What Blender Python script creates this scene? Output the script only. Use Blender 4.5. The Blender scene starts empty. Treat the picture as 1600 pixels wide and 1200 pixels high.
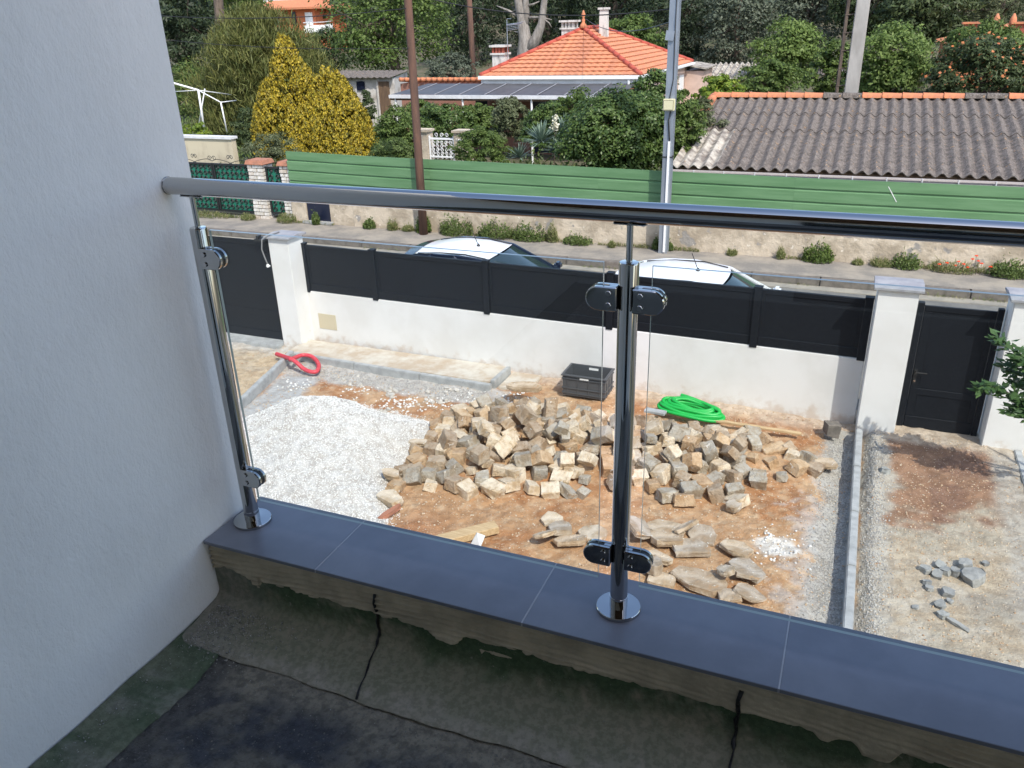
import bpy, math, random
import numpy as np
from mathutils import Vector, Matrix
S = bpy.context.scene
COL = S.collection
rnd = random.Random(7)
RNG = np.random.default_rng(11)
R_ = math.radians
# ------------------------------------------------------------------ camera
F_PX = 1268.5
CAM = Vector((0.4074, -1.5703, 1.3351))
PIT, ROL, YAW = 0.4213, 0.0313, -0.4059
_f = Vector((math.sin(YAW)*math.cos(PIT), math.cos(YAW)*math.cos(PIT), -math.sin(PIT)))
_r = Vector((math.cos(YAW), -math.sin(YAW), 0)); _d = _f.cross(_r)
_cr, _cs = math.cos(ROL), math.sin(ROL)
AX_R = _r*_cr + _d*_cs; AX_D = _d*_cr - _r*_cs
camd = bpy.data.cameras.new('camera'); cam = bpy.data.objects.new('camera', camd); COL.objects.link(cam)
camd.sensor_width = 36; camd.lens = F_PX/1600*36; camd.clip_start = 0.02; camd.clip_end = 2000
m = Matrix((AX_R, -AX_D, -_f)).transposed().to_4x4(); m.translation = CAM
cam.matrix_world = m
S.camera = cam
# ------------------------------------------------------------------ light
SUN_EL, SUN_AZ = R_(50), R_(-45)          # azimuth measured from +X, negative = behind the balcony
w = bpy.data.worlds.new('World'); S.world = w; w.use_nodes = True
nt = w.node_tree; bg = nt.nodes['Background']
sky = nt.nodes.new('ShaderNodeTexSky'); sky.sky_type = 'NISHITA'; sky.sun_disc = False
sky.sun_elevation = SUN_EL; sky.sun_rotation = math.pi/2 - SUN_AZ; sky.air_density = 1.0; sky.dust_density = 1.5
nt.links.new(sky.outputs[0], bg.inputs[0]); bg.inputs[1].default_value = 0.15
sd = bpy.data.lights.new('sun', 'SUN'); sd.energy = 2.0; sd.angle = R_(0.53); sd.color = (1, .955, .88)
so = bpy.data.objects.new('sun', sd); COL.objects.link(so)
sv = Vector((math.cos(SUN_EL)*math.cos(SUN_AZ), math.cos(SUN_EL)*math.sin(SUN_AZ), math.sin(SUN_EL)))
so.rotation_euler = sv.to_track_quat('Z', 'Y').to_euler(); so.location = (0, 0, 30)
S.view_settings.view_transform = 'Standard'; S.view_settings.look = 'None'
S.view_settings.exposure = 1.03; S.view_settings.gamma = 1; S.view_settings.use_curve_mapping = False
S.render.engine = 'CYCLES'
S.cycles.max_bounces = 8; S.cycles.transparent_max_bounces = 16

def ray(px, py):
    return _f + AX_R*((px-800)/F_PX) + AX_D*((py-600)/F_PX)
def atz(px, py, z):            # the point of the horizontal plane z seen there
    d = ray(px, py); return CAM + d*((z-CAM.z)/d.z)
def aty(px, py, y):            # the point of the plane y seen there
    d = ray(px, py); return CAM + d*((y-CAM.y)/d.y)

# ------------------------------------------------------------------ helpers
WO = {}
class MB:
    def __init__(s): s.v = []; s.f = []; s.m = []; s.cm = 0
    def add(s, vs, fs):
        n = len(s.v); s.v += [tuple(v) for v in vs]; s.f += [tuple(i+n for i in f) for f in fs]; s.m += [s.cm]*len(fs); return s
    def box(s, x0, x1, y0, y1, z0, z1):
        return s.add([(x0,y0,z0),(x1,y0,z0),(x1,y1,z0),(x0,y1,z0),(x0,y0,z1),(x1,y0,z1),(x1,y1,z1),(x0,y1,z1)],
                     [(0,3,2,1),(4,5,6,7),(0,1,5,4),(1,2,6,5),(2,3,7,6),(3,0,4,7)])
    def obox(s, c, size, rot=None, taper=1.0):
        a, b, d = [q/2 for q in size]; c = Vector(c); vs = []
        for z in (-d, d):
            t = taper if z > 0 else 1
            for x, y in ((-a,-b),(a,-b),(a,b),(-a,b)):
                p = Vector((x*t, y*t, z)); vs.append(c + (rot @ p if rot else p))
        return s.add(vs, [(0,3,2,1),(4,5,6,7),(0,1,5,4),(1,2,6,5),(2,3,7,6),(3,0,4,7)])
    def bar(s, p, q, w_, h_):
        p, q = Vector(p), Vector(q); d = q-p; L = d.length; 
        x = d.normalized(); up = Vector((0,0,1)) if abs(x.z) < .95 else Vector((0,1,0))
        y = up.cross(x).normalized(); z = x.cross(y)
        return s.obox((p+q)/2, (L, w_, h_), Matrix((x, y, z)).transposed())
    def tube(s, pts, r, n=8, closed=False, caps=True):
        pts = [Vector(p) for p in pts]; N = len(pts); rs = r if isinstance(r, (list, tuple)) else [r]*N
        vs = []; last = None
        for i, p in enumerate(pts):
            a = pts[(i-1) % N] if (closed or i > 0) else p; b = pts[(i+1) % N] if (closed or i < N-1) else p
            t = (b-a).normalized()
            if last is None:
                u = t.cross(Vector((0,0,1)));
                if u.length < .05: u = t.cross(Vector((0,1,0)))
            else: u = last - t*last.dot(t)
            u.normalize(); last = u; v = t.cross(u)
            for k in range(n):
                an = 2*math.pi*k/n; vs.append(p + (u*math.cos(an)+v*math.sin(an))*rs[i])
        fs = []
        for i in range(N if closed else N-1):
            j = (i+1) % N
            for k in range(n): fs.append((i*n+k, i*n+(k+1) % n, j*n+(k+1) % n, j*n+k))
        if caps and not closed: fs.append(tuple(range(n-1, -1, -1))); fs.append(tuple((N-1)*n+k for k in range(n)))
        return s.add(vs, fs)
    def lathe(s, c, prof, n=24, axis='z'):
        c = Vector(c); vs = []
        for r, h in prof:
            for k in range(n):
                a = 2*math.pi*k/n; x, y = r*math.cos(a), r*math.sin(a)
                vs.append(c + (Vector((x, y, h)) if axis == 'z' else Vector((x, h, y)) if axis == 'y' else Vector((h, x, y))))
        fs = [(i*n+k, i*n+(k+1) % n, (i+1)*n+(k+1) % n, (i+1)*n+k) for i in range(len(prof)-1) for k in range(n)]
        fs.append(tuple(range(n-1, -1, -1))); fs.append(tuple((len(prof)-1)*n+k for k in range(n)))
        return s.add(vs, fs)
    def prism(s, poly, fn):    # poly of 2d points, fn(p, t) -> 3d, t in 0,1
        n = len(poly); vs = [fn(p, 0) for p in poly]+[fn(p, 1) for p in poly]
        fs = [tuple(range(n-1, -1, -1)), tuple(range(n, 2*n))]+[(i, (i+1) % n, n+(i+1) % n, n+i) for i in range(n)]
        return s.add(vs, fs)
    def grid(s, P, closed=False):   # P[i][j]
        a, b = len(P), len(P[0]); vs = [p for r in P for p in r]
        return s.add(vs, [(i*b+j, i*b+j+1, (i+1)*b+j+1, (i+1)*b+j) for i in range(a-1) for j in range(b-1)])

def link(name, me, mats, parent, origin, smooth=False):
    o = bpy.data.objects.new(name, me); COL.objects.link(o)
    for mt in (mats if isinstance(mats, (list, tuple)) else [mats]): me.materials.append(mt)
    po = WO[parent.name] if parent else Vector((0,0,0))
    o.location = Vector(origin)-po; WO[o.name] = Vector(origin)
    if parent: o.parent = parent
    if smooth == 'auto':
        me.shade_smooth(); 
        try: me.set_sharp_from_angle(angle=R_(35))
        except Exception: pass
    elif smooth: me.shade_smooth()
    return o
def obj(name, mb, mats, parent=None, smooth=False, bevel=0, label=None, cat=None, group=None, kind=None, fix=False):
    v = np.array([tuple(p) for p in mb.v], dtype=float); lo, hi = v.min(0), v.max(0)
    org = Vector(((lo[0]+hi[0])/2, (lo[1]+hi[1])/2, lo[2]))
    me = bpy.data.meshes.new(name); me.from_pydata([tuple(p) for p in v-np.array(org)], [], mb.f)
    if any(mb.m): me.polygons.foreach_set('material_index', mb.m)
    me.update()
    if fix or bevel:
        import bmesh
        bm = bmesh.new(); bm.from_mesh(me); bmesh.ops.recalc_face_normals(bm, faces=bm.faces)
        if bevel: bmesh.ops.bevel(bm, geom=[e for e in bm.edges if len(e.link_faces) == 2 and e.calc_face_angle(0) > .5], offset=bevel, segments=2 if bevel > .004 else 1, affect='EDGES', clamp_overlap=True)
        bm.to_mesh(me); bm.free()
    o = link(name, me, mats, parent, org, smooth)
    return tag(o, label, cat, group, kind)
def tag(o, label=None, cat=None, group=None, kind=None):
    if label: o['label'] = label
    if cat: o['category'] = cat
    if group: o['group'] = group
    if kind: o['kind'] = kind
    return o
def thing(name, label, cat, loc, group=None):
    o = bpy.data.objects.new(name, None); COL.objects.link(o); o.location = loc; WO[o.name] = Vector(loc)
    o.empty_display_size = .1
    return tag(o, label, cat, group)
def struct(name, mb, mats, **k): return obj(name, mb, mats, kind='structure', **k)
def copy_tree(o, parent=None):
    c = o.copy(); COL.objects.link(c); c.parent = parent
    for ch in [x for x in bpy.data.objects if x.parent == o]: copy_tree(ch, c)
    return c
def np_mesh(name, V, F, mats, parent=None, smooth=False, cols=None, origin=None, **k):
    """V (n,3), F (m,k) with k = 3 or 4"""
    V = np.asarray(V, dtype=np.float32); F = np.asarray(F, dtype=np.int32)
    lo, hi = V.min(0), V.max(0); org = Vector((float(lo[0]+hi[0])/2, float(lo[1]+hi[1])/2, float(lo[2])))
    V = V-np.array(org, dtype=np.float32)
    me = bpy.data.meshes.new(name); n, kk = F.shape
    me.vertices.add(len(V)); me.vertices.foreach_set('co', V.ravel())
    me.loops.add(n*kk); me.loops.foreach_set('vertex_index', F.ravel())
    me.polygons.add(n); me.polygons.foreach_set('loop_start', np.arange(n, dtype=np.int32)*kk)
    try: me.polygons.foreach_set('loop_total', np.full(n, kk, dtype=np.int32))
    except Exception: pass
    me.update(calc_edges=True); me.validate()
    if cols is not None:
        at = me.color_attributes.new('Col', 'FLOAT_COLOR', 'POINT')
        at.data.foreach_set('color', np.c_[cols, np.ones(len(cols))].astype(np.float32).ravel())
    o = link(name, me, mats, parent, org, smooth)
    return tag(o, k.get('label'), k.get('cat'), k.get('group'), k.get('kind'))

# numpy value noise
def vnoise(x, y, seed=0):
    xi, yi = np.floor(x).astype(np.int64), np.floor(y).astype(np.int64); fx, fy = x-xi, y-yi
    fx = fx*fx*(3-2*fx); fy = fy*fy*(3-2*fy)
    def h(a, b):
        n = (a*374761393 + b*668265263 + seed*1442695041) & 0x7fffffff
        n = ((n ^ (n >> 13))*1274126177) & 0x7fffffff
        return ((n ^ (n >> 16)) & 0xffff)/65535.0
    return (h(xi,yi)*(1-fx)+h(xi+1,yi)*fx)*(1-fy)+(h(xi,yi+1)*(1-fx)+h(xi+1,yi+1)*fx)*fy
def fbm(x, y, sc, oc=4, seed=0):
    x = np.asarray(x, float); y = np.asarray(y, float); s = 0; a = .5; t = 0
    for i in range(oc): s = s + a*vnoise(x*sc, y*sc, seed+i*17); t += a; a *= .55; sc *= 2.07
    return s/t
def sstep(a, b, x): t = np.clip((x-a)/(b-a), 0, 1); return t*t*(3-2*t)

# ------------------------------------------------------------------ materials
def MAT(name, col, rough=.8, col2=None, ns=6, nd=6, metal=0, bump=None, spec=.5, rand=None, island=False, objr=False, attr=False, speck=None, trans=0, cont=(.35,.65), stretch=None, splash=False):
    m = bpy.data.materials.new(name); m.use_nodes = True; t = m.node_tree; N = t.nodes; L = t.links
    b = N['Principled BSDF']; b.inputs['Roughness'].default_value = rough; b.inputs['Metallic'].default_value = metal
    b.inputs['Specular IOR Level'].default_value = spec
    tc = N.new('ShaderNodeTexCoord'); vec = tc.outputs['Object']
    if stretch:
        mp = N.new('ShaderNodeMapping'); mp.inputs['Scale'].default_value = stretch; L.new(vec, mp.inputs[0]); vec = mp.outputs[0]
    def rgb(c): return (c[0], c[1], c[2], 1)
    out = None
    if attr:
        a = N.new('ShaderNodeVertexColor'); a.layer_name = 'Col'; out = a.outputs[0]
    def noise(sc, det=6):
        n = N.new('ShaderNodeTexNoise'); n.inputs['Scale'].default_value = sc; n.inputs['Detail'].default_value = det; n.inputs['Roughness'].default_value = .62
        L.new(vec, n.inputs['Vector']); return n
    def mix(f, a, b2, bt='MIX'):
        x = N.new('ShaderNodeMix'); x.data_type = 'RGBA'; x.blend_type = bt
        if isinstance(f, float): x.inputs[0].default_value = f
        else: L.new(f, x.inputs[0])
        for i, q in ((6, a), (7, b2)):
            if isinstance(q, tuple): x.inputs[i].default_value = rgb(q)
            else: L.new(q, x.inputs[i])
        return x.outputs[2]
    def ramp(src, lo, hi):
        r = N.new('ShaderNodeMapRange'); r.inputs[1].default_value = lo; r.inputs[2].default_value = hi; r.interpolation_type = 'SMOOTHSTEP'; L.new(src, r.inputs[0]); return r.outputs[0]
    if not attr:
        if col2: out = mix(ramp(noise(ns, nd).outputs[0], *cont), tuple(col), tuple(col2))
        else: b.inputs['Base Color'].default_value = rgb(col)
    elif col2 is not None:
        f = ramp(noise(ns, nd).outputs[0], *cont); out = mix(f, out, mix(1.0, out, tuple(col2), 'MULTIPLY'))
    if rand:   # list of colours chosen per island / per object
        rr = N.new('ShaderNodeValToRGB'); rr.color_ramp.interpolation = 'LINEAR'
        if island: g = N.new('ShaderNodeNewGeometry'); L.new(g.outputs['Random Per Island'], rr.inputs[0])
        else: g = N.new('ShaderNodeObjectInfo'); L.new(g.outputs['Random'], rr.inputs[0])
        e = rr.color_ramp.elements
        while len(e) < len(rand): e.new(.5)
        for i, c in enumerate(rand): e[i].position = i/(len(rand)-1); e[i].color = rgb(c)
        base = rr.outputs[0]
        if col2: out = mix(ramp(noise(ns, nd).outputs[0], *cont), base, mix(1.0, base, tuple(col2), 'MULTIPLY'))
        else: out = base
    if speck:  # (scale, threshold, colour)
        for sc, th, c in speck:
            v = noise(sc, 2); out = mix(ramp(v.outputs[0], th, th+.05), out if out is not None else tuple(col), tuple(c))
    if splash:   # soil thrown up against the foot of the wall
        sx_ = N.new('ShaderNodeSeparateXYZ'); L.new(tc.outputs['Object'], sx_.inputs[0]); ns_ = noise(7, 8); ma = N.new('ShaderNodeMath'); ma.operation = 'MULTIPLY_ADD'; L.new(ns_.outputs[0], ma.inputs[0]); ma.inputs[1].default_value = -.75; L.new(sx_.outputs[2], ma.inputs[2])
        rr_ = ramp(ma.outputs[0], -.12, -.34); mm_ = N.new('ShaderNodeMath'); mm_.operation = 'MULTIPLY'; mm_.inputs[1].default_value = .5; L.new(rr_, mm_.inputs[0]); out = mix(mm_.outputs[0], out, (.46,.33,.22))
    if out is not None: L.new(out, b.inputs['Base Color'])
    if bump:
        bl = None
        for sc, st, dist in (bump if isinstance(bump[0], tuple) else (bump,)):
            n = noise(sc, 5); bp = N.new('ShaderNodeBump'); bp.inputs['Strength'].default_value = st; bp.inputs['Distance'].default_value = dist
            L.new(n.outputs[0], bp.inputs['Height'])
            if bl: L.new(bl, bp.inputs['Normal'])
            bl = bp.outputs[0]
        L.new(bl, b.inputs['Normal'])
    if trans:
        tr = N.new('ShaderNodeBsdfTranslucent'); ms = N.new('ShaderNodeMixShader'); ms.inputs[0].default_value = trans
        if out is not None: L.new(out, tr.inputs[0])
        else: tr.inputs[0].default_value = rgb(col)
        L.new(b.outputs[0], ms.inputs[1]); L.new(tr.outputs[0], ms.inputs[2]); L.new(ms.outputs[0], N['Material Output'].inputs[0])
    return m
def leafmat(name, cols, trans=.3, rough=.55): return MAT(name, cols[0], rough=rough, rand=cols, island=True, trans=trans, spec=.3)
def glassmat(name, tint=(1,1,1), rmin=.0, alpha=0.0):
    m = bpy.data.materials.new(name); m.use_nodes = True; N = m.node_tree.nodes; L = m.node_tree.links
    N.remove(N['Principled BSDF']); out = N['Material Output']
    t = N.new('ShaderNodeBsdfTransparent'); t.inputs[0].default_value = (*tint, 1); g = N.new('ShaderNodeBsdfGlossy'); g.inputs['Roughness'].default_value = .0
    fr = N.new('ShaderNodeFresnel'); ge = N.new('ShaderNodeNewGeometry'); mi = N.new('ShaderNodeMix'); mi.inputs[2].default_value = 1.45; mi.inputs[3].default_value = 1/1.45; L.new(ge.outputs['Backfacing'], mi.inputs[0]); L.new(mi.outputs[0], fr.inputs[0]); ms = N.new('ShaderNodeMixShader')
    L.new(fr.outputs[0], ms.inputs[0]); L.new(t.outputs[0], ms.inputs[1]); L.new(g.outputs[0], ms.inputs[2]); L.new(ms.outputs[0], out.inputs[0])
    return m
m_stucco = MAT('white_stucco', (.85,.83,.80), .9, col2=(.80,.78,.75), ns=3, bump=((150,.45,.003),(48,.6,.0045),(9,.15,.006)), stretch=(1,1.3,.75))
m_paintwall = MAT('white_render', (.74,.73,.715), .9, col2=(.68,.665,.64), ns=1.7, nd=9, bump=((90,.25,.003),(8,.15,.01)), splash=True)
m_tile = MAT('anthracite_tile', (.205,.213,.245), .30, col2=(.15,.157,.185), ns=3.5, nd=12, bump=((140,.05,.001),), cont=(.3,.7))
m_grout = MAT('grey_grout', (.42,.42,.44), .9)
m_chrome = MAT('polished_steel', (.47,.47,.465), .05, metal=1, bump=((300,.01,.0004),))
m_chrome2 = MAT('polished_steel_clamp', (.50,.50,.50), .07, metal=1)
m_rubber = MAT('black_rubber', (.015,.015,.015), .5)
m_glass = glassmat('clear_glass', (.965,.985,.975))
m_glassedge = MAT('glass_edge', (.40,.46,.43), .1, spec=.8)
m_mortar = MAT('tile_adhesive', (.56,.47,.33), .85, col2=(.40,.335,.235), ns=9, nd=8, bump=((120,.5,.003),(30,.4,.006)))
m_anthra = MAT('anthracite_aluminium', (.0085,.0105,.0145), .5, spec=.22)
m_anthra2 = MAT('anthracite_powdercoat', (.024,.026,.031), .5)
m_cap = MAT('grey_stone_cap', (.33,.33,.34), .8, col2=(.26,.26,.28), ns=8)
m_dirt = MAT('garden_soil', (.4,.3,.2), .95, attr=True, col2=(.72,.68,.64), ns=9, nd=10, speck=((55,.66,(.62,.55,.46)),(31,.70,(.42,.35,.28))), bump=((60,.9,.012),(14,.8,.03)))
m_heap = MAT('white_gravel', (.78,.755,.72), .9, col2=(.64,.615,.58), ns=150, nd=3, bump=((150,.8,.006),(40,.4,.01)), cont=(.4,.62))
m_pebble = MAT('pebbles', (.6,.5,.4), .9, rand=[(.56,.44,.31),(.47,.32,.19),(.62,.52,.40),(.40,.24,.14),(.52,.38,.25)], island=True)
m_wpebble = MAT('white_chippings', (.8,.8,.78), .9, rand=[(.78,.76,.73),(.70,.68,.645),(.82,.80,.77),(.54,.52,.49)], island=True)
m_gpebble = MAT('grey_chippings', (.5,.5,.5), .9, rand=[(.42,.40,.37),(.55,.52,.47),(.26,.25,.24),(.36,.345,.32)], island=True)
m_conc = MAT('concrete', (.42,.425,.42), .9, col2=(.31,.315,.31), ns=7, nd=8, bump=((70,.4,.004),), speck=((40,.70,(.25,.25,.24)),))
m_conc2 = MAT('pale_concrete', (.56,.52,.45), .9, col2=(.44,.35,.26), ns=4, nd=8, bump=((40,.5,.006),))
SK = dict(col2=(.74,.64,.52), ns=7, nd=9, bump=((26,1.0,.03),(90,.7,.008)), cont=(.40,.62), speck=((12,.68,(.44,.29,.17)),(16,.66,(.66,.60,.52))))
STONES = {'cream': MAT('cream_stone', (.5,.4,.3), .92, rand=[(.70,.585,.44),(.76,.65,.50),(.64,.52,.385)], **SK), 'ochre': MAT('ochre_stone', (.5,.4,.3), .92, rand=[(.60,.44,.28),(.54,.38,.24),(.63,.48,.32)], **SK),
 'grey': MAT('grey_stone', (.4,.4,.3), .92, rand=[(.47,.425,.36),(.41,.37,.31),(.53,.48,.40)], **SK), 'brownish': MAT('brown_stone', (.4,.4,.3), .92, rand=[(.49,.39,.285),(.43,.335,.245),(.53,.42,.31)], **SK)}
m_slab = MAT('slab_stone', (.5,.4,.3), .92, rand=[(.68,.555,.41),(.56,.45,.335),(.49,.425,.355),(.72,.61,.47),(.62,.495,.36)], col2=(.66,.58,.48), ns=6, nd=9, bump=((20,1.0,.02),(80,.6,.006)), speck=((9,.66,(.42,.27,.15)),(20,.68,(.66,.62,.54))))
m_grub = MAT('grey_rubble', (.4,.4,.38), .92, rand=[(.36,.36,.34),(.28,.28,.27),(.42,.41,.38)], col2=(.7,.7,.7), ns=12, bump=((40,.8,.01),))
m_wood = MAT('new_timber', (.60,.44,.25), .75, col2=(.46,.31,.16), ns=5, stretch=(1,12,12), bump=((30,.2,.002),))
m_crate = MAT('grey_plastic', (.075,.08,.087), .45, bump=((80,.05,.002),))
m_white = MAT('white_paint', (.78,.78,.76), .6)
m_green = MAT('green_pvc', (.012,.40,.065), .42)
m_red = MAT('red_pvc', (.62,.055,.075), .5, col2=(.70,.30,.26), ns=14, cont=(.55,.75))
m_black = MAT('black_plastic', (.02,.02,.02), .5)
m_cable = MAT('grey_cable', (.22,.22,.22), .6)
m_asphalt = MAT('asphalt', (.20,.19,.175), .9, col2=(.14,.135,.13), ns=2.2, nd=10, bump=((120,.5,.006),), speck=((60,.66,(.34,.32,.29)),))
m_walk = MAT('old_pavement', (.31,.275,.225), .92, col2=(.19,.175,.155), ns=1.5, nd=10, bump=((110,.6,.006),), speck=((50,.64,(.38,.35,.31)),(7,.70,(.15,.14,.125))))
m_kerb = MAT('kerb_stone', (.19,.165,.14), .9, col2=(.12,.105,.09), ns=8, bump=((40,.5,.006),))
m_oldwall = MAT('old_plaster', (.55,.47,.36), .95, col2=(.36,.30,.22), ns=1.5, nd=12, bump=((12,.7,.03),(60,.5,.008)), speck=((3.2,.62,(.29,.27,.24)),(9,.66,(.66,.60,.50))), cont=(.42,.60))
m_gsheet = MAT('green_sheet', (.098,.205,.092), .45, col2=(.135,.255,.125), ns=1.6, stretch=(.4,1,6), speck=((26,.74,(.2,.34,.2)),))
m_fibro = MAT('fibre_cement', (.165,.138,.118), .95, col2=(.082,.068,.058), ns=10, nd=12, bump=((60,.4,.005),), speck=((40,.60,(.30,.27,.24)),(9,.655,(.33,.20,.10)),(70,.66,(.45,.42,.38))), cont=(.38,.6))
m_fibro_w = MAT('pale_fibre_cement', (.48,.44,.37), .95, col2=(.17,.145,.125), ns=5, nd=12, bump=((60,.4,.005),), speck=((20,.66,(.36,.22,.10)),))
m_ridge = MAT('terracotta', (.60,.21,.095), .85, col2=(.42,.17,.09), ns=7, nd=9, speck=((14,.68,(.28,.15,.09)),), bump=((40,.3,.006),))
m_rooft = MAT('orange_roof_tile', (.58,.235,.115), .85, col2=(.44,.18,.10), ns=5, nd=9, speck=((30,.64,(.72,.33,.17)),(7,.68,(.40,.17,.09))), bump=((60,.3,.006),))
m_redridge = MAT('red_ridge_tile', (.42,.075,.045), .8, col2=(.34,.07,.045), ns=8)
m_fascia = MAT('white_fascia', (.68,.68,.68), .7, col2=(.58,.58,.58), ns=4)
m_housewall = MAT('brown_red_render', (.32,.15,.10), .9, col2=(.27,.13,.095), ns=2)
m_pinkwall = MAT('pink_render', (.62,.46,.38), .9, col2=(.52,.38,.31), ns=2)
m_awning = MAT('dark_awning', (.062,.06,.064), .5, col2=(.085,.082,.085), ns=3)
m_chim = MAT('chimney_render', (.60,.58,.54), .95, col2=(.22,.21,.19), ns=5, nd=10, stretch=(1,1,.35), cont=(.45,.7))
m_brickred = MAT('red_brick', (.38,.09,.05), .85, col2=(.28,.07,.045), ns=12)
m_bark = MAT('bark', (.16,.12,.09), .95, col2=(.08,.06,.05), ns=8, stretch=(1,1,.2), bump=((20,.9,.03),))
m_barkgrey = MAT('grey_bark', (.30,.27,.24), .95, col2=(.17,.15,.13), ns=6, stretch=(1,1,.25), bump=((20,.9,.03),))
m_pole = MAT('creosoted_wood', (.155,.082,.055), .9, col2=(.085,.05,.038), ns=7, nd=10, stretch=(1,1,.12), bump=((40,.5,.006),), speck=((8,.7,(.34,.24,.17)),))
m_galv = MAT('galvanised_steel', (.42,.46,.51), .42, metal=.6, col2=(.33,.37,.42), ns=4, stretch=(1,1,.3))
m_polec = MAT('pole_concrete', (.42,.40,.37), .9, col2=(.30,.285,.26), ns=3, stretch=(1,1,.3))
m_cream = MAT('cream_plastic', (.62,.58,.38), .6)
m_ggate = MAT('green_gate_panel', (.008,.125,.075), .5, col2=(.012,.16,.10), ns=5)
m_iron = MAT('black_iron', (.012,.014,.014), .5)
m_wstone = MAT('white_brick', (.68,.66,.61), .9, rand=[(.72,.70,.66),(.62,.59,.54),(.76,.75,.72),(.58,.50,.42)], col2=(.8,.78,.72), ns=9)
m_mort2 = MAT('dark_mortar', (.12,.09,.07), .95)
m_tcap = MAT('terracotta_cap', (.42,.18,.11), .9, col2=(.30,.14,.09), ns=8)
m_beigewall = MAT('beige_wall', (.56,.49,.35), .95, col2=(.38,.32,.23), ns=1.6, nd=10, stretch=(1,1,.5), cont=(.45,.7), speck=((2.4,.68,(.20,.18,.16)),))
m_earth = MAT('earth', (.14,.115,.075), .95, col2=(.06,.075,.03), ns=.7, nd=10, bump=((5,.8,.08),))
m_navy = MAT('navy_paint', (.012,.016,.035), .3)
m_carw = MAT('white_car_paint', (.78,.79,.80), .12, spec=.6); m_carn = MAT('dark_car_paint', (.010,.016,.038), .15, spec=.6)
m_carglass = MAT('car_glass', (.02,.035,.04), .03, spec=1.0); m_tyre = MAT('tyre', (.015,.015,.015), .8); m_rim = MAT('wheel_rim', (.5,.5,.52), .25, metal=1)
m_orange = MAT('orange_render', (.56,.17,.065), .9, col2=(.48,.145,.06), ns=1)
m_shedw = MAT('shed_whitewash', (.60,.57,.52), .95, col2=(.38,.34,.29), ns=2, nd=9, cont=(.45,.7)); m_brownwood = MAT('brown_boards', (.19,.12,.07), .9, col2=(.11,.07,.045), ns=6, stretch=(4,1,.3))
# ================================================================== THE HOUSE WE STAND ON
GZ = -3.3; RZ = -3.38; XW = -1.19; FZ = -.235
house = thing('own_house', 'white stuccoed house wall filling the left side beside the balcony', 'house', (XW-1, -2, GZ))
mb = MB()                                              # side wall with softly uneven stucco face
nx = 150; nz = 120
ys = np.linspace(-3.3, .085, nx); zs = np.linspace(FZ-.15, 2.6, nz)
P = [[(XW + .004*(fbm(y, z, 3, 3, 5)-.5), y, z) for z in zs] for y in ys]
mb.grid(P); mb.box(XW-.32, XW-.004, -3.3, .082, GZ, 2.6)
obj('side_wall', mb, m_stucco, house)
mb = MB().box(XW-.32, 7.5, -3.9, -3.3, GZ, 3.0)
mb.box(XW-9, XW-.322, -3.9, -.25, GZ, 3.0)
obj('back_wall', mb, m_stucco, house)
obj('sun_blocking_storey', MB().box(XW-9, 7.5, -9, -3.302-.2, 3.01, 7.6), m_stucco, house)  # unseen mass, added at this height to keep the sun off the balcony
obj('added_eaves_canopy', MB().box(XW-.32, 7.5, -3.298, -.8, 2.65, 2.78), m_brownwood, house)  # unseen dark overhang, added so the handrail reflects a dark band
obj('facade_below', MB().box(XW-.32, 6, -.11, .07, GZ, -.35), m_stucco, house)
dr = obj('added_dark_door', MB().box(.15, 1.65, -3.30, -3.27, FZ+.02, 1.85), m_anthra2, house)  # unseen dark door, added for the dark stripes mirrored in the posts
obj('pane', MB().box(.22, .86, -3.268, -3.262, FZ+.1, 1.78).box(.94, 1.58, -3.268, -3.262, FZ+.1, 1.78), MAT('added_door_glass', (.02,.025,.03), .03, spec=1), dr)

# ------------------------------------------------------------------ parapet
par = thing('parapet', 'low balcony parapet with anthracite coping tiles and raw combed mortar below', 'parapet', (.5, 0, FZ))
obj('core', MB().box(XW+.001, 3.2, -.112, .092, -.35, -.016), m_mortar, par)
x = XW+.002; j = [-.8047, -.2047, .3953, .9953, 1.5953, 2.1953, 2.7953]
xs = [XW+.003]+j
for i in range(len(xs)-1):
    mb = MB().box(xs[i]+(.0018 if i else 0), xs[i+1]-.0018, -.1345, .1205, -.0115, 0)
    obj('coping_tile', mb, m_tile, par, bevel=.0012)
    if i: obj('grout_joint', MB().box(xs[i]-.0017, xs[i]+.0017, -.1335, .1195, -.0118, -.0006), m_grout, par)
# combed adhesive on the inner face: real ridges, ragged lower edge
nxx = 900; nzz = 46
X = np.linspace(XW+.004, 2.2, nxx); low = -.122 - .03*(fbm(X, X*0, 3.2, 5, 3)-.5) - .020*(fbm(X, X*0, 26, 4, 9)-.5) + .02*np.exp(-((X+1.13)/.05)**2)
drip = .25*np.maximum(0, fbm(X, X*0, 7, 3, 44)-.60); low = low - np.minimum(drip, .035)
P = []
for i, xx in enumerate(X):
    col = []
    for k in range(nzz):
        t = k/(nzz-1); z = -.0125 + (low[i]+.0125)*t
        wv = math.sin((z + .018*math.sin(xx*2.3) + .010*float(fbm(xx, 7., 4, 3, 21)) + .05*xx*math.sin(xx*1.3))*2*math.pi/.0165)
        amp = .0038*max(0., min(1.2, 4.5*(float(fbm(xx, z*5, 3.2, 4, 2))-.30)))
        prot = .007 + amp*wv + .0035*(float(vnoise(np.array(xx*60), np.array(z*160), 8))-.5)
        edge = min(1, (1-t)*9)
        col.append((xx, -.112 - prot*edge - (0 if edge > .99 else -.0005), z))
    P.append(col)
mbm = MB().grid(P); obj('adhesive_bed', mbm, m_mortar, par, smooth=True)

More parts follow.
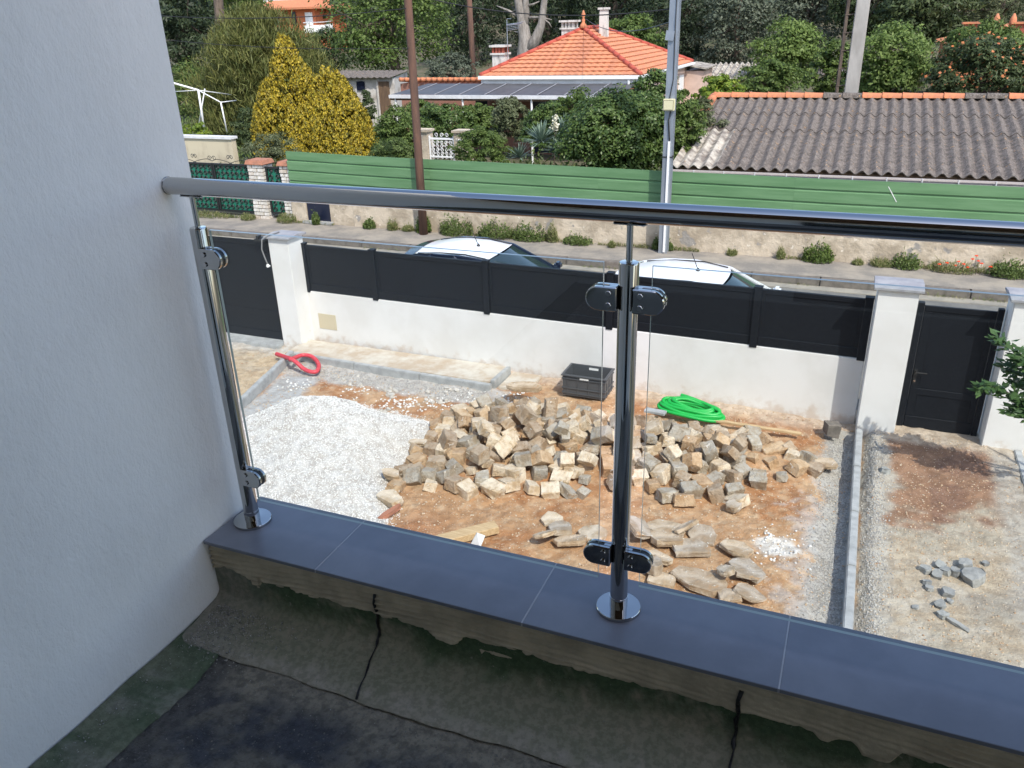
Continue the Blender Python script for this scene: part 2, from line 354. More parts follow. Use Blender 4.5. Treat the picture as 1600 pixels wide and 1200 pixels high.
# ------------------------------------------------------------------ membrane, floor
m_memb = MAT('green_membrane', (.1,.1,.1), .92, attr=True, col2=(.72,.74,.70), ns=60, nd=6, cont=(.40,.60), bump=((260,.9,.003),(40,.4,.006)), speck=((190,.66,(.20,.20,.16)),(48,.70,(.24,.22,.17))))
m_bitu = MAT('bitumen', (.1,.1,.1), .55, attr=True, col2=(.55,.55,.56), ns=34, nd=8, cont=(.42,.62), bump=((95,1.0,.012),(30,.9,.014)), speck=((130,.64,(.15,.145,.135)),(60,.68,(.20,.185,.15))))
m_tar = MAT('tar', (.006,.006,.007), .35, bump=((60,.8,.006),))
mb = MB()
def upstand(x):   # profile of the membrane from wall to floor
    pts = []
    for k in range(20):
        t = k/19
        if t < .45: y, z = -.1125-.002*t, -.05 - (t/.45)*.130
        elif t < .62: a = (t-.45)/.17*math.pi/2; y, z = -.1134-.024*(1-math.cos(a)), -.180-.024*math.sin(a)
        else: s_ = (t-.62)/.38; y, z = -.1374-.165*s_, -.204-.023*s_
        pts.append((y, z))
    return pts
X = np.linspace(XW+.002, 3.1, 430); P = []
for xx in X:
    pr = upstand(xx); n_ = len(pr); L = []
    for k, (y, z) in enumerate(pr):
        d = .004*(float(fbm(xx, y*3+z*3, 9, 3, 6))-.5)
        if k == n_-1: y += .026*(float(fbm(xx, 0., 6, 4, 77))-.5)
        L.append((xx, y-d, z+d))
    P.append(L)
    P[-1].append((xx, P[-1][-1][1]-.003, P[-1][-1][2]-.0035))
A = np.array([[tuple(p) for p in r] for r in P]); a_, b_, _ = A.shape; ix = np.arange(a_*b_).reshape(a_, b_)
def colgrid(name, A, C, mat):
    a_, b_, _ = A.shape; ix = np.arange(a_*b_).reshape(a_, b_)
    return np_mesh(name, A.reshape(-1, 3), np.stack([ix[:-1,:-1], ix[:-1,1:], ix[1:,1:], ix[1:,:-1]], -1).reshape(-1, 4), mat, smooth=True, cols=C.reshape(-1, 3), kind='structure')
def mixc(C, col, t): return C*(1-t[..., None])+np.array(col)*t[..., None]
K = np.broadcast_to(np.arange(b_)[None]/(b_-1), (a_, b_)); nA = fbm(A[..., 0], A[..., 1]*1.5, 7, 5, 61); nB = fbm(A[..., 0], A[..., 1]+A[..., 2], 26, 4, 62)
Cm = np.empty((a_, b_, 3)); Cm[:] = (.25,.235,.16); Cm = mixc(Cm, (.075,.115,.055), sstep(.62, .25, K+.5*(nA-.5)+.25*(nB-.5))); Cm = mixc(Cm, (.32,.28,.20), sstep(.53, .66, nB*.5+nA*.5)*.7); Cm = mixc(Cm, (.34,.30,.235), sstep(.80, .97, K+.3*(nB-.5)))
Cm = mixc(Cm, (.28,.26,.22), sstep(.25, .05, A[..., 0]-XW+.15*(nB-.5))*.6)
colgrid('waterproof_membrane', A, Cm, m_memb)
Y = np.linspace(-3.28, -.14, 300); P = []   # strip along the left wall, turned up a little
for yy in Y:
    e = .030*(float(fbm(yy, 1., 7, 4, 31))-.5)
    P.append([(XW+.0045, yy, FZ+.020+.004*math.sin(yy*23)*float(fbm(yy,4.,9,2,1))), (XW+.006, yy, FZ+.012), (XW+.03, yy, FZ+.0075), (XW+.12, yy, FZ+.0068), (XW+.155+e, yy, FZ+.0062), (XW+.156+e, yy, FZ+.001)])
A = np.array([[tuple(p) for p in r] for r in P]); nB = fbm(A[..., 0], A[..., 1], 24, 4, 66); nA = fbm(A[..., 0], A[..., 1], 5, 4, 67); Cm = np.empty(A.shape); Cm[:] = (.165,.175,.115); Cm = mixc(Cm, (.10,.13,.075), sstep(.5, .62, nA)); Cm = mixc(Cm, (.27,.25,.21), sstep(.52, .66, nB)*.6)
colgrid('membrane_strip', A, Cm, m_memb)
nx, ny = 300, 260
P = [[(x_, y_, FZ-.0005+.0045*(float(fbm(x_, y_, 6, 3, 12))-.5)) for y_ in np.linspace(-3.28, -.15, ny)] for x_ in np.linspace(XW+.002, 3.1, nx)]
A = np.array([[tuple(p) for p in r] for r in P]); nA = fbm(A[..., 0], A[..., 1], 4.5, 5, 71); nB = fbm(A[..., 0], A[..., 1], 20, 4, 72); Cm = np.empty(A.shape); Cm[:] = (.062,.065,.078)
Cm = mixc(Cm, (.21,.185,.14), sstep(.46, .64, .6*nA+.4*nB)*.8); Cm = mixc(Cm, (.33,.29,.215), sstep(-.44, -.33, A[..., 1]+.10*(nA-.5)+.08*(nB-.5))*.9); Cm = mixc(Cm, (.11,.10,.088), sstep(-.93, -1.0, A[..., 0]+.12*(nA-.5)+.07*(nB-.5))*.8)
Cm = mixc(Cm, (.40,.39,.37), sstep(-1.15, -1.35, A[..., 1]))  # pale rear floor out of view, added to brighten the clamps' reflections
fl = colgrid('balcony_floor', A, Cm, m_bitu)
# tar seams running down the upstand and across the floor strip
for sx, sk in ((-.635, .05), (.315, .01)):
    pts = []
    for k, (y, z) in enumerate(upstand(sx)):
        if k < 3: continue
        t = k/19; pts.append((sx + .002*math.sin(k*1.7)+ (sk if t > .6 else 0)*(t-.6)*2, y-.002, z+.002))
    pts.insert(0, (sx+.004, -.121, -.045)); pts[1] = (sx-.002, -.122, -.075)
    rr = [.0052 if k < 10 else .0026 for k in range(len(pts))]; rr = [r*(.6+.8*rnd.random()) for r in rr]
    obj('tar_seam', MB().tube(pts, rr, 7), m_tar, smooth=True, label='black tar seam down the green membrane %s' % ('below the first coping joint from the wall' if sx < 0 else 'right of the middle post'), cat='seam', group='tar seams across the green membrane')
# loose grit in the corner
V = []; F = []
def tetra(p, s):
    n = len(V); q = RNG.normal(size=(4,3)); q /= np.linalg.norm(q, axis=1)[:, None]
    V.extend([tuple(np.array(p)+a*s) for a in q]); F.extend([(n,n+1,n+2),(n,n+2,n+3),(n,n+3,n+1),(n+1,n+3,n+2)])
for i in range(900):
    a = abs(rnd.gauss(0, .12)); b_ = abs(rnd.gauss(0, .10)); tetra((XW+.03+a, -.15-b_, -.204-.14*b_), rnd.uniform(.0012, .0045))
for i in range(1500):
    tetra((rnd.uniform(XW+.02, 1.6), -.15-abs(rnd.gauss(0, .28)), FZ+.008), rnd.uniform(.0008, .0022))
for i in range(260): tetra((XW+.01+abs(rnd.gauss(0,.05)), rnd.uniform(-1.2, -.15), FZ+.010), rnd.uniform(.001, .004))
np_mesh('grit', V, F, m_gpebble, kind='stuff')

# ------------------------------------------------------------------ railing
m_rail = m_chrome
rail = thing('balcony_railing', 'polished steel balcony railing with round handrail and clamped glass panels', 'railing', (0, 0, 0))
SP = 1.118
obj('handrail', MB().lathe((0, 0, .9811), [(.0215, XW-.01), (.0215, 3.1)], 40, 'x'), m_rail, rail, smooth='auto')
obj('wall_flange', MB().lathe((0, 0, .9811), [(.0225, XW), (.0225, XW+.003)], 32, 'x'), m_chrome2, rail, smooth='auto')
def make_post(px):
    p = obj('post', MB().lathe((px, 0, 0), [(.0212, .009), (.0212, .876), (.0195, .880), (.0185, .8802), (0.0005, .8795)], 40), m_chrome, rail, smooth='auto')
    obj('base_flange', MB().lathe((px, 0, 0), [(.0545, .0004), (.0545, .0085), (.0535, .0098), (.0245, .0100), (.0228, .0102)], 48), m_chrome, p, smooth='auto')
    obj('sleeve', MB().lathe((px, 0, 0), [(.0222, .0102), (.0222, .040), (.0215, .0405)], 40), m_chrome, p, smooth='auto')
    obj('stem', MB().lathe((px, 0, 0), [(.0068, .8805), (.0068, .960)], 20), m_chrome, p, smooth='auto')
    mb = MB()
    for k in range(2): mb.lathe((px, 0, 0), [(.010, .9545), (.010, .9585)], 20)
    mb = MB().prism([(-.032+.0*0, -.009), (.032, -.009), (.036, 0), (.032, .009), (-.032, .009), (-.036, 0)], lambda q_, t: (px+q_[0], q_[1], .9565+.003*t))
    obj('saddle', mb, m_chrome, p, bevel=.001)
    return p
def clamp(px, side, z, post):
    y0 = -.017
    def prof(r):       # D shape in (x, z)
        pts = [(0, -r), (.040, -r)]
        for k in range(1, 14): a = -math.pi/2 + math.pi*k/14; pts.append((.040+r*math.cos(a), r*math.sin(a)))
        pts += [(.040, r), (0, r)]
        return pts
    for s, a, b in (('front', -.0155, -.0045), ('back', .0045, .0155)):
        c = obj('glass_clamp', MB().prism(prof(.0262), lambda q_, t: (px+side*(.0165+q_[0]), y0+a+(b-a)*t, z+q_[1])), m_chrome, post, smooth='auto', bevel=.0022, fix=True)
    obj('gasket', MB().prism(prof(.0245), lambda q_, t: (px+side*(.0170+q_[0]), y0-.0043+.0086*t, z+q_[1])), m_rubber, post)
    obj('clamp_bridge', MB().box(min(px+side*.018, px+side*.034), max(px+side*.018, px+side*.034), y0-.0044, y0+.0044, z-.0262, z+.0262), m_chrome, post)
    for dz in (.0125, -.0125):
        obj('clamp_screw', MB().lathe((px+side*.033, y0, z+dz), [(.0058, -.0195), (.0066, -.0185), (.0066, -.0150)], 18, 'y'), m_chrome2, post, smooth='auto')
for i, px in enumerate((-SP, 0, SP)):
    p = make_post(px)
    for side in ((1,) if i == 0 else (-1, 1)):
        clamp(px, side, .807, p); clamp(px, side, .168, p)
for a, b in ((-1.065, -.048), (.053, 1.065)):
    mb = MB(); mb.box(a, b, -.021, -.013, .095, .881)
    mb.m = [1, 1, 0, 1, 0, 1]
    obj('glass_panel', mb, [m_glass, m_glassedge], rail)

# ================================================================== GARDEN GROUND
def wall_y(x): return 8.45 - .0312*(x+7.36)
def gh(x, y):   # ground height
    h = GZ + .05*(fbm(x, y, .9, 3, 2)-.5) + .045*(fbm(x, y, 5, 4, 5)-.5) + .034*(fbm(x, y, 15, 4, 6)-.5)
    # trench left of the long curb, haunching
    t = np.exp(-((x-.66)/.16)**2)*(y < 7.9); h = h - .07*t
    right = sstep(.85, 1.0, x); h = h*(1-right) + (GZ + .06 + .035*(fbm(x, y, 2.5, 4, 8)-.5) + .012*(fbm(x, y, 16, 3, 6)-.5) + .10*sstep(6.0, 7.0, y)*fbm(x, y, 3.5, 4, 19)*.8)*right
    # gravel heap
    hp = heap(x, y); h = h + hp
    mound = pile(x, y); h = h + mound
    return h
def poly_in(x, y, poly):
    x = np.asarray(x); y = np.asarray(y); c = np.zeros(x.shape, bool); n = len(poly)
    for i in range(n):
        x1, y1 = poly[i]; x2, y2 = poly[(i+1) % n]
        if y1 == y2: continue
        k = ((y1 > y) != (y2 > y)) & (x < (x2-x1)*(y-y1)/(y2-y1)+x1); c ^= k
    return c
def poly_dist(x, y, poly):
    x = np.asarray(x, float); y = np.asarray(y, float); d = np.full(x.shape, 1e9); n = len(poly)
    for i in range(n):
        x1, y1 = poly[i]; x2, y2 = poly[(i+1) % n]; dx, dy = x2-x1, y2-y1
        t = np.clip(((x-x1)*dx+(y-y1)*dy)/(dx*dx+dy*dy), 0, 1); d = np.minimum(d, np.hypot(x-x1-t*dx, y-y1-t*dy))
    return np.where(poly_in(x, y, poly), d, -d)
HEAP = [(-9.5, 5.0), (-6.6, 5.62), (-5.95, 6.35), (-5.4, 6.62), (-4.7, 6.58), (-4.05, 6.45), (-4.0, 5.6), (-3.95, 5.0), (-3.62, 4.55), (-3.5, 4.1), (-3.4, 3.5), (-3.6, 1.5), (-9.5, 1.5)]
PILE = [(-3.9,4.75),(-4.02,5.1),(-4.0,5.75),(-4.15,6.7),(-3.78,7.2),(-2.84,7.35),(-2.08,7.3),(-1.45,7.4),(-.73,7.4),(-.2,7.45),(.2,7.2),(.5,6.95),(.45,6.7),(-.04,6.26),(-.3,5.75),(-.5,5.9),(-.82,5.5),(-1.25,5.75),(-1.62,5.45),(-2.23,5.33),(-2.69,5.05),(-3.19,5.0),(-3.6,4.98)]
def heap(x, y):
    d = poly_dist(x, y, HEAP); d = d + .16*(fbm(x, y, 2.2, 4, 41)-.5)
    body = .09*sstep(0, .5, d)+.02*sstep(-.02, .05, d)
    return body + .38*np.exp(-(((x+5.35)/1.0)**2+((y-5.7)/.62)**2))*sstep(0, .6, d) + .16*np.exp(-(((x+4.7)/.9)**2+((y-4.9)/.6)**2))*sstep(0, .5, d) + .03*(fbm(x, y, 4, 3, 71)-.5)*sstep(0,.3,d)
def pile(x, y):
    d = poly_dist(x, y, PILE); return .14*sstep(-.1, .9, d)
gx = np.arange(-10.5, 5.2, .03); gy = np.arange(.3, 8.62, .03)
GX, GY = np.meshgrid(gx, gy, indexing='ij'); Z = gh(GX, GY)
n1 = fbm(GX, GY, 1.3, 5, 101); n2 = fbm(GX, GY, 4, 5, 202); n3 = fbm(GX, GY, 14, 4, 303)
def lerp(a, b, t): return a + (np.asarray(b)-a)*t[..., None]
C = np.empty(GX.shape+(3,)); C[:] = (.49,.285,.145)
C = lerp(C, (.42,.20,.085), sstep(.50, .64, n1)); C = lerp(C, (.58,.385,.225), sstep(.50, .68, n2)*.8); C = lerp(C, (.60,.46,.31), sstep(.58, .72, n3)*.5)
C = lerp(C, (.42,.19,.085), sstep(.5, .0, np.hypot(GX+3.2, GY-4.3)/1.1)*.8)
# pale dusty band along the wall
wy = wall_y(GX); C = lerp(C, (.60,.50,.40), sstep(.5, .05, wy-GY + .35*(n2-.5))*.8)
# driveway gravel left of the curb
leftc = (GX < (-7.2+.21*(7.75-GY))) ; C = lerp(C, (.58,.47,.32), leftc*1.0*(.85+0*GX)); C = lerp(C, (.48,.40,.30), leftc*sstep(.5,.6,n2)*.6); C = lerp(C,(.55,.54,.52), leftc*sstep(7.6,8.0,GY+.3*(n1-.5))*.8)
# haunching of the back curb and left curb
hb = sstep(.46, .28, np.abs(7.45-GY)+.5*(n1-.5)+.35*(n2-.5)) * ((GX > -7.2) & (GX < -3.6)); C = lerp(C, (.52,.51,.49), hb*.9)
hl = sstep(.42, .25, np.abs(GX-(-7.05+.21*(7.75-GY)-.0)-.25)+.25*(n2-.5))*(GY < 7.2)*(~leftc); C = lerp(C, (.47,.48,.48), hl*.95)
# long curb: grey chippings both sides
tl = sstep(.26, .14, np.abs(GX-.66)+.30*(n2-.5)+.12*(n1-.5))*(GX < .9)*(GY < 7.95); C = lerp(C, (.40,.38,.345), tl)
tl2 = sstep(.22, .10, np.abs(GX-.46)+.9*(n2-.5)+.3*(n3-.5))*(GX < .9)*(GY < 7.3); C = lerp(C, (.56,.54,.51), tl2*.55)
spots = np.exp(-(((GX-.15)/.22)**2+((GY-5.25)/.16)**2)) ; C = lerp(C, (.74,.70,.64), sstep(.35, .6, spots+.9*(n2-.5)))
rt = sstep(.86, .9, GX)
CR = np.empty_like(C); CR[:] = (.50,.415,.305)
CR = lerp(CR, (.43,.375,.29), sstep(.45, .6, n1)); CR = lerp(CR, (.55,.49,.40), sstep(.52, .64, n2)*.7); CR = lerp(CR, (.31,.28,.235), sstep(.55, .7, fbm(GX, GY, .8, 4, 5))*.6)
brown = sstep(6.1, 6.6, GY + 1.9*(n1-.5) + 1.3*(n2-.5)+.3*(n3-.5)-.10*(GX-1.2))*sstep(.92, 1.25, GX+.5*(n2-.5))*sstep(2.5, 2.2, GX+.4*(n2-.5)); CR = lerp(CR, (.33,.19,.115), brown); CR = lerp(CR, (.22,.12,.08), brown*sstep(.45,.6,n2)*(GX > 1.5)*.7)
CR = lerp(CR, (.50,.46,.39), sstep(.22, .12, np.abs(GX-.97)+.3*(n2-.5))*.85)
CR = lerp(CR, (.46,.42,.36), sstep(.25, .1, np.abs(GX-2.3)+.25*(n2-.5))*.9)
CR = lerp(CR, (.58,.50,.40), sstep(7.6, 7.85, GY+.3*(n2-.5))*.8)
C = C*(1-rt[..., None]) + CR*rt[..., None]
hd = poly_dist(GX, GY, HEAP)+.10*(n2-.5)+.08*(n3-.5)
C = lerp(C, (.60,.575,.54), sstep(-.03, .04, hd))
a_, b_ = GX.shape; idx = np.arange(a_*b_).reshape(a_, b_)
F = np.stack([idx[:-1,:-1], idx[1:,:-1], idx[1:,1:], idx[:-1,1:]], -1).reshape(-1, 4)
V = np.stack([GX, GY, Z], -1).reshape(-1, 3)
np_mesh('garden_ground', V, F, m_dirt, smooth=True, cols=C.reshape(-1, 3), kind='structure')
# loose chippings
def scatter(name, n, fn, size, mat, sq=.7):
    P = fn(n); n = len(P); s = RNG.uniform(*size, n)**1.0
    base = np.array([(1,0,0),(-1,0,0),(0,1,0),(0,-1,0),(0,0,1),(0,0,-1)], float)
    f = np.array([(0,2,4),(2,1,4),(1,3,4),(3,0,4),(2,0,5),(1,2,5),(3,1,5),(0,3,5)])
    an = RNG.uniform(0, 6.28, n); c, s_ = np.cos(an), np.sin(an)
    B = base[None]*RNG.uniform(.6, 1.3, (n, 6, 1))*s[:, None, None]; B[:, :, 2] *= sq
    Bx = B[:,:,0]*c[:,None]-B[:,:,1]*s_[:,None]; By = B[:,:,0]*s_[:,None]+B[:,:,1]*c[:,None]; B = np.stack([Bx,By,B[:,:,2]+.25*Bx*RNG.normal(size=(n,1))],-1)
    V = (B + P[:, None, :]).reshape(-1, 3); F = (f[None]+6*np.arange(n)[:, None, None]).reshape(-1, 3)
    return np_mesh(name, V, F, mat, kind='stuff')
def sc_dirt(n):
    x = RNG.uniform(-8, .8, n); y = RNG.uniform(2.8, 8.4, n); k = (poly_dist(x, y, HEAP) < 0) & (y < wall_y(x)-.03) & (fbm(x, y, 2.2, 4, 9) > RNG.uniform(.3, .62, n)); x, y = x[k], y[k]
    return np.c_[x, y, gh(x, y)]
scatter('loose_stones', 16000, sc_dirt, (.004, .017), m_pebble)
def sc_heap(n):
    x = RNG.uniform(-8, -3.3, n); y = RNG.uniform(2.8, 6.9, n); k = poly_dist(x, y, HEAP) > RNG.uniform(-.12, .05, n); x, y = x[k], y[k]
    return np.c_[x, y, gh(x, y)]
scatter('gravel_heap_chippings', 70000, sc_heap, (.005, .013), m_wpebble)
def sc_grey(n):
    x = np.r_[RNG.normal(.64, .10, n//2), RNG.normal(.97, .07, n//4), RNG.uniform(-7.1, -3.9, n//4)]; y = np.r_[RNG.uniform(3.0, 7.9, n//2+n//4), RNG.normal(7.4, .14, n//4)]
    k = ~((x > .76) & (x < .88) & (y > 2)); x, y = x[k], y[k]; return np.c_[x, y, gh(x, y)]
scatter('grey_chippings', 22000, sc_grey, (.004, .013), m_gpebble)
def sc_right(n):
    x = RNG.uniform(.9, 3.2, n); y = RNG.uniform(3, 8, n); k = fbm(x, y, 2.2, 4, 19) > RNG.uniform(.3, .65, n); x, y = x[k], y[k]; return np.c_[x, y, gh(x, y)]
scatter('loose_stones', 5000, sc_right, (.004, .014), m_pebble)
def sc_white(n):
    c = [(-5.6,7.05),(-5.0,6.95),(-4.75,6.85),(-4.4,7.0),(-6.6,6.9),(.1,5.2),(.2,5.4),(-3.4,7.5),(-4.0,7.3)]
    P = np.array([c[i] for i in RNG.integers(0, len(c), n)])+RNG.normal(0, .12, (n, 2)); return np.c_[P, gh(P[:,0], P[:,1])+.004]
scatter('white_stone_bits', 420, sc_white, (.006, .026), m_wpebble)

# ------------------------------------------------------------------ curbs and slab
def curb(name, a, b, z1, w_, label, seg=1.0, h=.30, group=None):
    a, b = Vector((*a, 0)), Vector((*b, 0)); L = (b-a).length; n = max(1, round(L/seg)); d = (b-a)/n; ang = math.atan2(d.y, d.x)
    t = thing(name, label, 'kerb', ((a.x+b.x)/2, (a.y+b.y)/2, z1-h))
    for k in range(n):
        c = a + d*(k+.5); rot = Matrix.Rotation(ang + rnd.uniform(-.003, .003), 3, 'Z')
        obj('kerb_stone', MB().obox((c.x, c.y, z1-h/2+rnd.uniform(-.004, .004)), (d.length-.006, w_, h), rot), m_conc, t, bevel=.008)
    return t
curb('garden_curb', (.81, 2.2), (.81, 7.83), -3.175, .075, 'long straight concrete curb running from the white gate pillar towards the balcony', 1.0)
curb('garden_curb', (2.44, 3.0), (2.44, 7.85), -3.175, .075, 'concrete curb at the right edge of the bare strip below the wicket gate')
curb('garden_curb', (-7.2, 7.72), (-3.86, 7.62), -3.20, .08, 'concrete curb parallel to the white wall, in front of the pale slab', 1.0)
curb('garden_curb', (-7.24, 7.74), (-6.55, 5.05), -3.17, .08, 'concrete curb between tan driveway gravel and the red hose')
curb('garden_curb', (-3.86, 7.68), (-3.84, 8.22), -3.16, .07, 'short concrete curb closing the right end of the pale slab')
struct('wall_footing_slab', MB().box(-7.4, -3.9, 7.76, 8.36, GZ-.05, -3.235), m_conc2, bevel=.01)
struct('wall_footing_slab', MB().box(-3.8, -3.35, 7.72, 8.28, GZ-.05, -3.265), m_conc2, bevel=.01)
struct('gate_threshold', MB().box(1.15, 2.14, 7.88, 8.4, GZ-.1, -3.235), m_conc2, bevel=.008)
struct('gate_threshold', MB().box(-10.8, -7.7, 8.0, 8.6, GZ-.1, -3.262), m_conc, bevel=.008)

# ================================================================== GARDEN WALL, FENCE, GATES
gyaw = -.0312
GXV = Vector((math.cos(gyaw), math.sin(gyaw), 0)); GYV = Vector((-math.sin(gyaw), math.cos(gyaw), 0)); G0 = Vector((-7.36, 8.45, 0)); GR = Matrix.Rotation(gyaw, 3, 'Z')
def G(s, t, z): p = G0 + GXV*s + GYV*t; return (p.x, p.y, z)
def gbox(mb, s0, s1, t0, t1, z0, z1):
    return mb.add([G(s0,t0,z0),G(s1,t0,z0),G(s1,t1,z0),G(s0,t1,z0),G(s0,t0,z1),G(s1,t0,z1),G(s1,t1,z1),G(s0,t1,z1)], [(0,3,2,1),(4,5,6,7),(0,1,5,4),(1,2,6,5),(2,3,7,6),(3,0,4,7)])
gw = thing('garden_wall', 'low white rendered garden wall under the anthracite fence', 'wall', G(4, .1, GZ))
obj('wall_body', gbox(MB(), .02, 8.12, 0, .2, GZ-.1, -2.452), m_paintwall, gw, bevel=.006)
obj('utility_patch', gbox(MB(), .17, .50, -.006, .004, -3.05, -2.80), m_beigewall, gw)
fe = thing('panel_fence', 'anthracite aluminium panel fence standing on the white garden wall', 'fence', G(4, .1, -2.452))
PS = [0.03, 1.286, 3.151, 4.964, 6.834, 8.08]
for s in PS:
    o = obj('fence_post', gbox(MB(), s-.045, s+.045, -.012, .075, -2.47, -1.70), m_anthra, fe, bevel=.004)
    obj('post_cap', gbox(MB(), s-.05, s+.05, -.018, .080, -1.70, -1.685), m_anthra, o, bevel=.003)
for i in range(5):
    a, b = PS[i]+.0455, PS[i+1]-.0455
    pn = obj('fence_panel', gbox(MB(), a, b, .026, .044, -2.325, -1.778), m_anthra, fe)
    obj('panel_rail', gbox(MB(), a, b, .014, .058, -1.777, -1.715), m_anthra, pn, bevel=.004)
    obj('panel_rail', gbox(MB(), a, b, .014, .058, -2.443, -2.326), m_anthra, pn, bevel=.004)
    for e0, e1 in ((a, a+.045), (b-.045, b)): obj('panel_stile', gbox(MB(), e0, e1, .018, .0255, -2.325, -1.778), m_anthra, pn, bevel=.002)
def pillar(x0, x1, y0, y1, zt, label, ov=.045):
    t = thing('gate_pillar', label, 'pillar', ((x0+x1)/2, (y0+y1)/2, GZ), 'white rendered gate pillars with grey caps')
    obj('shaft', MB().box(x0, x1, y0, y1, GZ-.1, zt), m_paintwall, t, bevel=.008)
    cx, cy = (x0+x1)/2, (y0+y1)/2; a, b = (x1-x0)/2+ov, (y1-y0)/2+ov
    mb = MB().add([(cx-a,cy-b,zt+.001),(cx+a,cy-b,zt+.001),(cx+a,cy+b,zt+.001),(cx-a,cy+b,zt+.001),(cx-a,cy-b,zt+.03),(cx+a,cy-b,zt+.03),(cx+a,cy+b,zt+.03),(cx-a,cy+b,zt+.03),(cx-a,cy,zt+.052),(cx+a,cy,zt+.052)],
        [(0,3,2,1),(0,1,5,4),(2,3,7,6),(4,5,9,8),(6,7,8,9),(3,0,4,8,7),(1,2,6,9,5)])
    obj('cap', mb, m_cap, t, bevel=.003)
pillar(.775, 1.19, 7.90, 8.28, -1.49, 'white gate pillar at the left side of the black wicket gate')
pillar(2.085, 2.50, 7.86, 8.24, -1.49, 'white gate pillar right of the black wicket gate, behind the leafy branch')
pillar(-7.70, -7.335, 8.13, 8.50, -1.56, 'white gate pillar between the big sliding gate and the panel fence')
pillar(-12.6, -12.2, 8.25, 8.60, -1.56, 'white gate pillar at the far left end of the sliding gate')
wg = thing('wicket_gate', 'dark wicket gate between two white pillars with lever handle', 'gate', (1.64, 8.14, GZ))
for a, b in ((1.215, 1.28), (2.0, 2.06)): obj('gate_post', MB().box(a, b, 8.10, 8.17, -3.22, -1.665), m_anthra, wg, bevel=.004)
lf = obj('leaf', MB().box(1.285, 1.995, 8.125, 8.15, -3.21, -1.70), m_anthra, wg)
for z0, z1 in ((-1.76, -1.698), (-2.78, -2.70), (-3.212, -3.06)): obj('rail', MB().box(1.287, 1.993, 8.115, 8.1245, z0, z1), m_anthra, lf, bevel=.003)
for a, b in ((1.287, 1.37), (1.93, 1.993)): obj('stile', MB().box(a, b, 8.116, 8.1243, -3.05, -1.77), m_anthra, lf, bevel=.002)
obj('handle', MB().tube([(1.315, 8.115, -2.49), (1.315, 8.07, -2.49), (1.43, 8.07, -2.49)], .009, 8).box(1.298, 1.332, 8.108, 8.115, -2.64, -2.46), m_black, wg)
obj('lock_cylinder', MB().lathe((1.315, 8.1, -2.60), [(.011, -.012), (.011, .008)], 12, 'y'), m_chrome2, wg)
sg = thing('sliding_gate', 'large anthracite sliding gate left of the garden wall', 'gate', (-9.9, 8.3, GZ))
lf = obj('leaf', MB().box(-12.15, -7.66, 8.27, 8.31, -3.26, -1.66), m_anthra, sg)
for z0, z1 in ((-1.72, -1.64), (-2.88, -2.78), (-3.27, -3.13)): obj('rail', MB().box(-12.15, -7.66, 8.258, 8.2695, z0, z1), m_anthra, lf, bevel=.003)
obj('stile', MB().box(-7.75, -7.66, 8.2575, 8.2690, -3.12, -2.89), m_anthra, lf); obj('stile', MB().box(-7.75, -7.66, 8.2575, 8.2690, -2.77, -1.73), m_anthra, lf)
obj('guide_bracket', MB().box(-7.98, -7.80, 8.16, 8.36, -1.635, -1.60).box(-7.95, -7.91, 8.17, 8.25, -1.60, -1.55), m_black, sg)
# cables
obj('wall_cable', MB().tube([(-7.39, 8.40, -2.60), (-7.42, 8.39, -2.72), (-7.37, 8.38, -2.85), (-7.39, 8.37, -2.95), (-7.34, 8.37, -3.08), (-7.35, 8.36, -3.2)], .008, 6).tube([(-7.37, 8.42, -2.68), (-7.36, 8.39, -2.8), (-7.40, 8.38, -2.93), (-7.36, 8.37, -3.05), (-7.37, 8.36, -3.2)], .007, 6), m_cable, label='pair of grey cables hanging down the white wall next to the sliding gate pillar', cat='cable', smooth=True)
o = obj('intercom_cable', MB().tube([(-7.60, 8.30, -1.50), (-7.66, 8.10, -1.505), (-7.73, 8.04, -1.56), (-7.77, 8.05, -1.72), (-7.75, 8.07, -1.86), (-7.71, 8.06, -1.95)], .011, 7), m_cable, label='loose grey cable draped over the pillar by the sliding gate', cat='cable', smooth=True)
obj('connector', MB().tube([(-7.715, 8.06, -1.945), (-7.70, 8.055, -1.99)], .02, 8).tube([(-7.73, 8.05, -1.975), (-7.67, 8.06, -1.965)], .012, 6), m_white, o)

# ================================================================== STONES
def rock_mesh(name, dims, seed, rough=.09, sub=3):
    """split block: a subdivided box with chipped corners and uneven faces"""
    r = np.random.default_rng(seed); import bmesh
    bm = bmesh.new(); bmesh.ops.create_cube(bm, size=1)
    corner = {tuple(v.co): r.uniform(-.20, .12, 3) for v in bm.verts}
    for v in bm.verts: c = corner[tuple(v.co)]; v.co = Vector([v.co[i]*(1+c[i]*1.3) for i in range(3)])
    bmesh.ops.bevel(bm, geom=[e for e in bm.edges if r.random() < .75], offset=.035, segments=1, affect='EDGES', clamp_overlap=True)
    bmesh.ops.triangulate(bm, faces=bm.faces)
    bmesh.ops.subdivide_edges(bm, edges=[e for e in bm.edges if e.calc_length() > .35], cuts=sub, use_grid_fill=True)
    bm.normal_update(); ph = r.uniform(0, 50, 3)
    for v in bm.verts:
        p = v.co; k = float(fbm(np.array(p.x*1.0+ph[0]+p.z*.7), np.array(p.y+ph[1]+p.z*.5), 3.4, 3, seed))-.5
        v.co = v.co + v.normal*(k*rough*1.6)
    for v in bm.verts: v.co = Vector((v.co.x*dims[0], v.co.y*dims[1], v.co.z*dims[2]))
    bmesh.ops.recalc_face_normals(bm, faces=bm.faces)
    me = bpy.data.meshes.new(name); bm.to_mesh(me); bm.free()
    return me
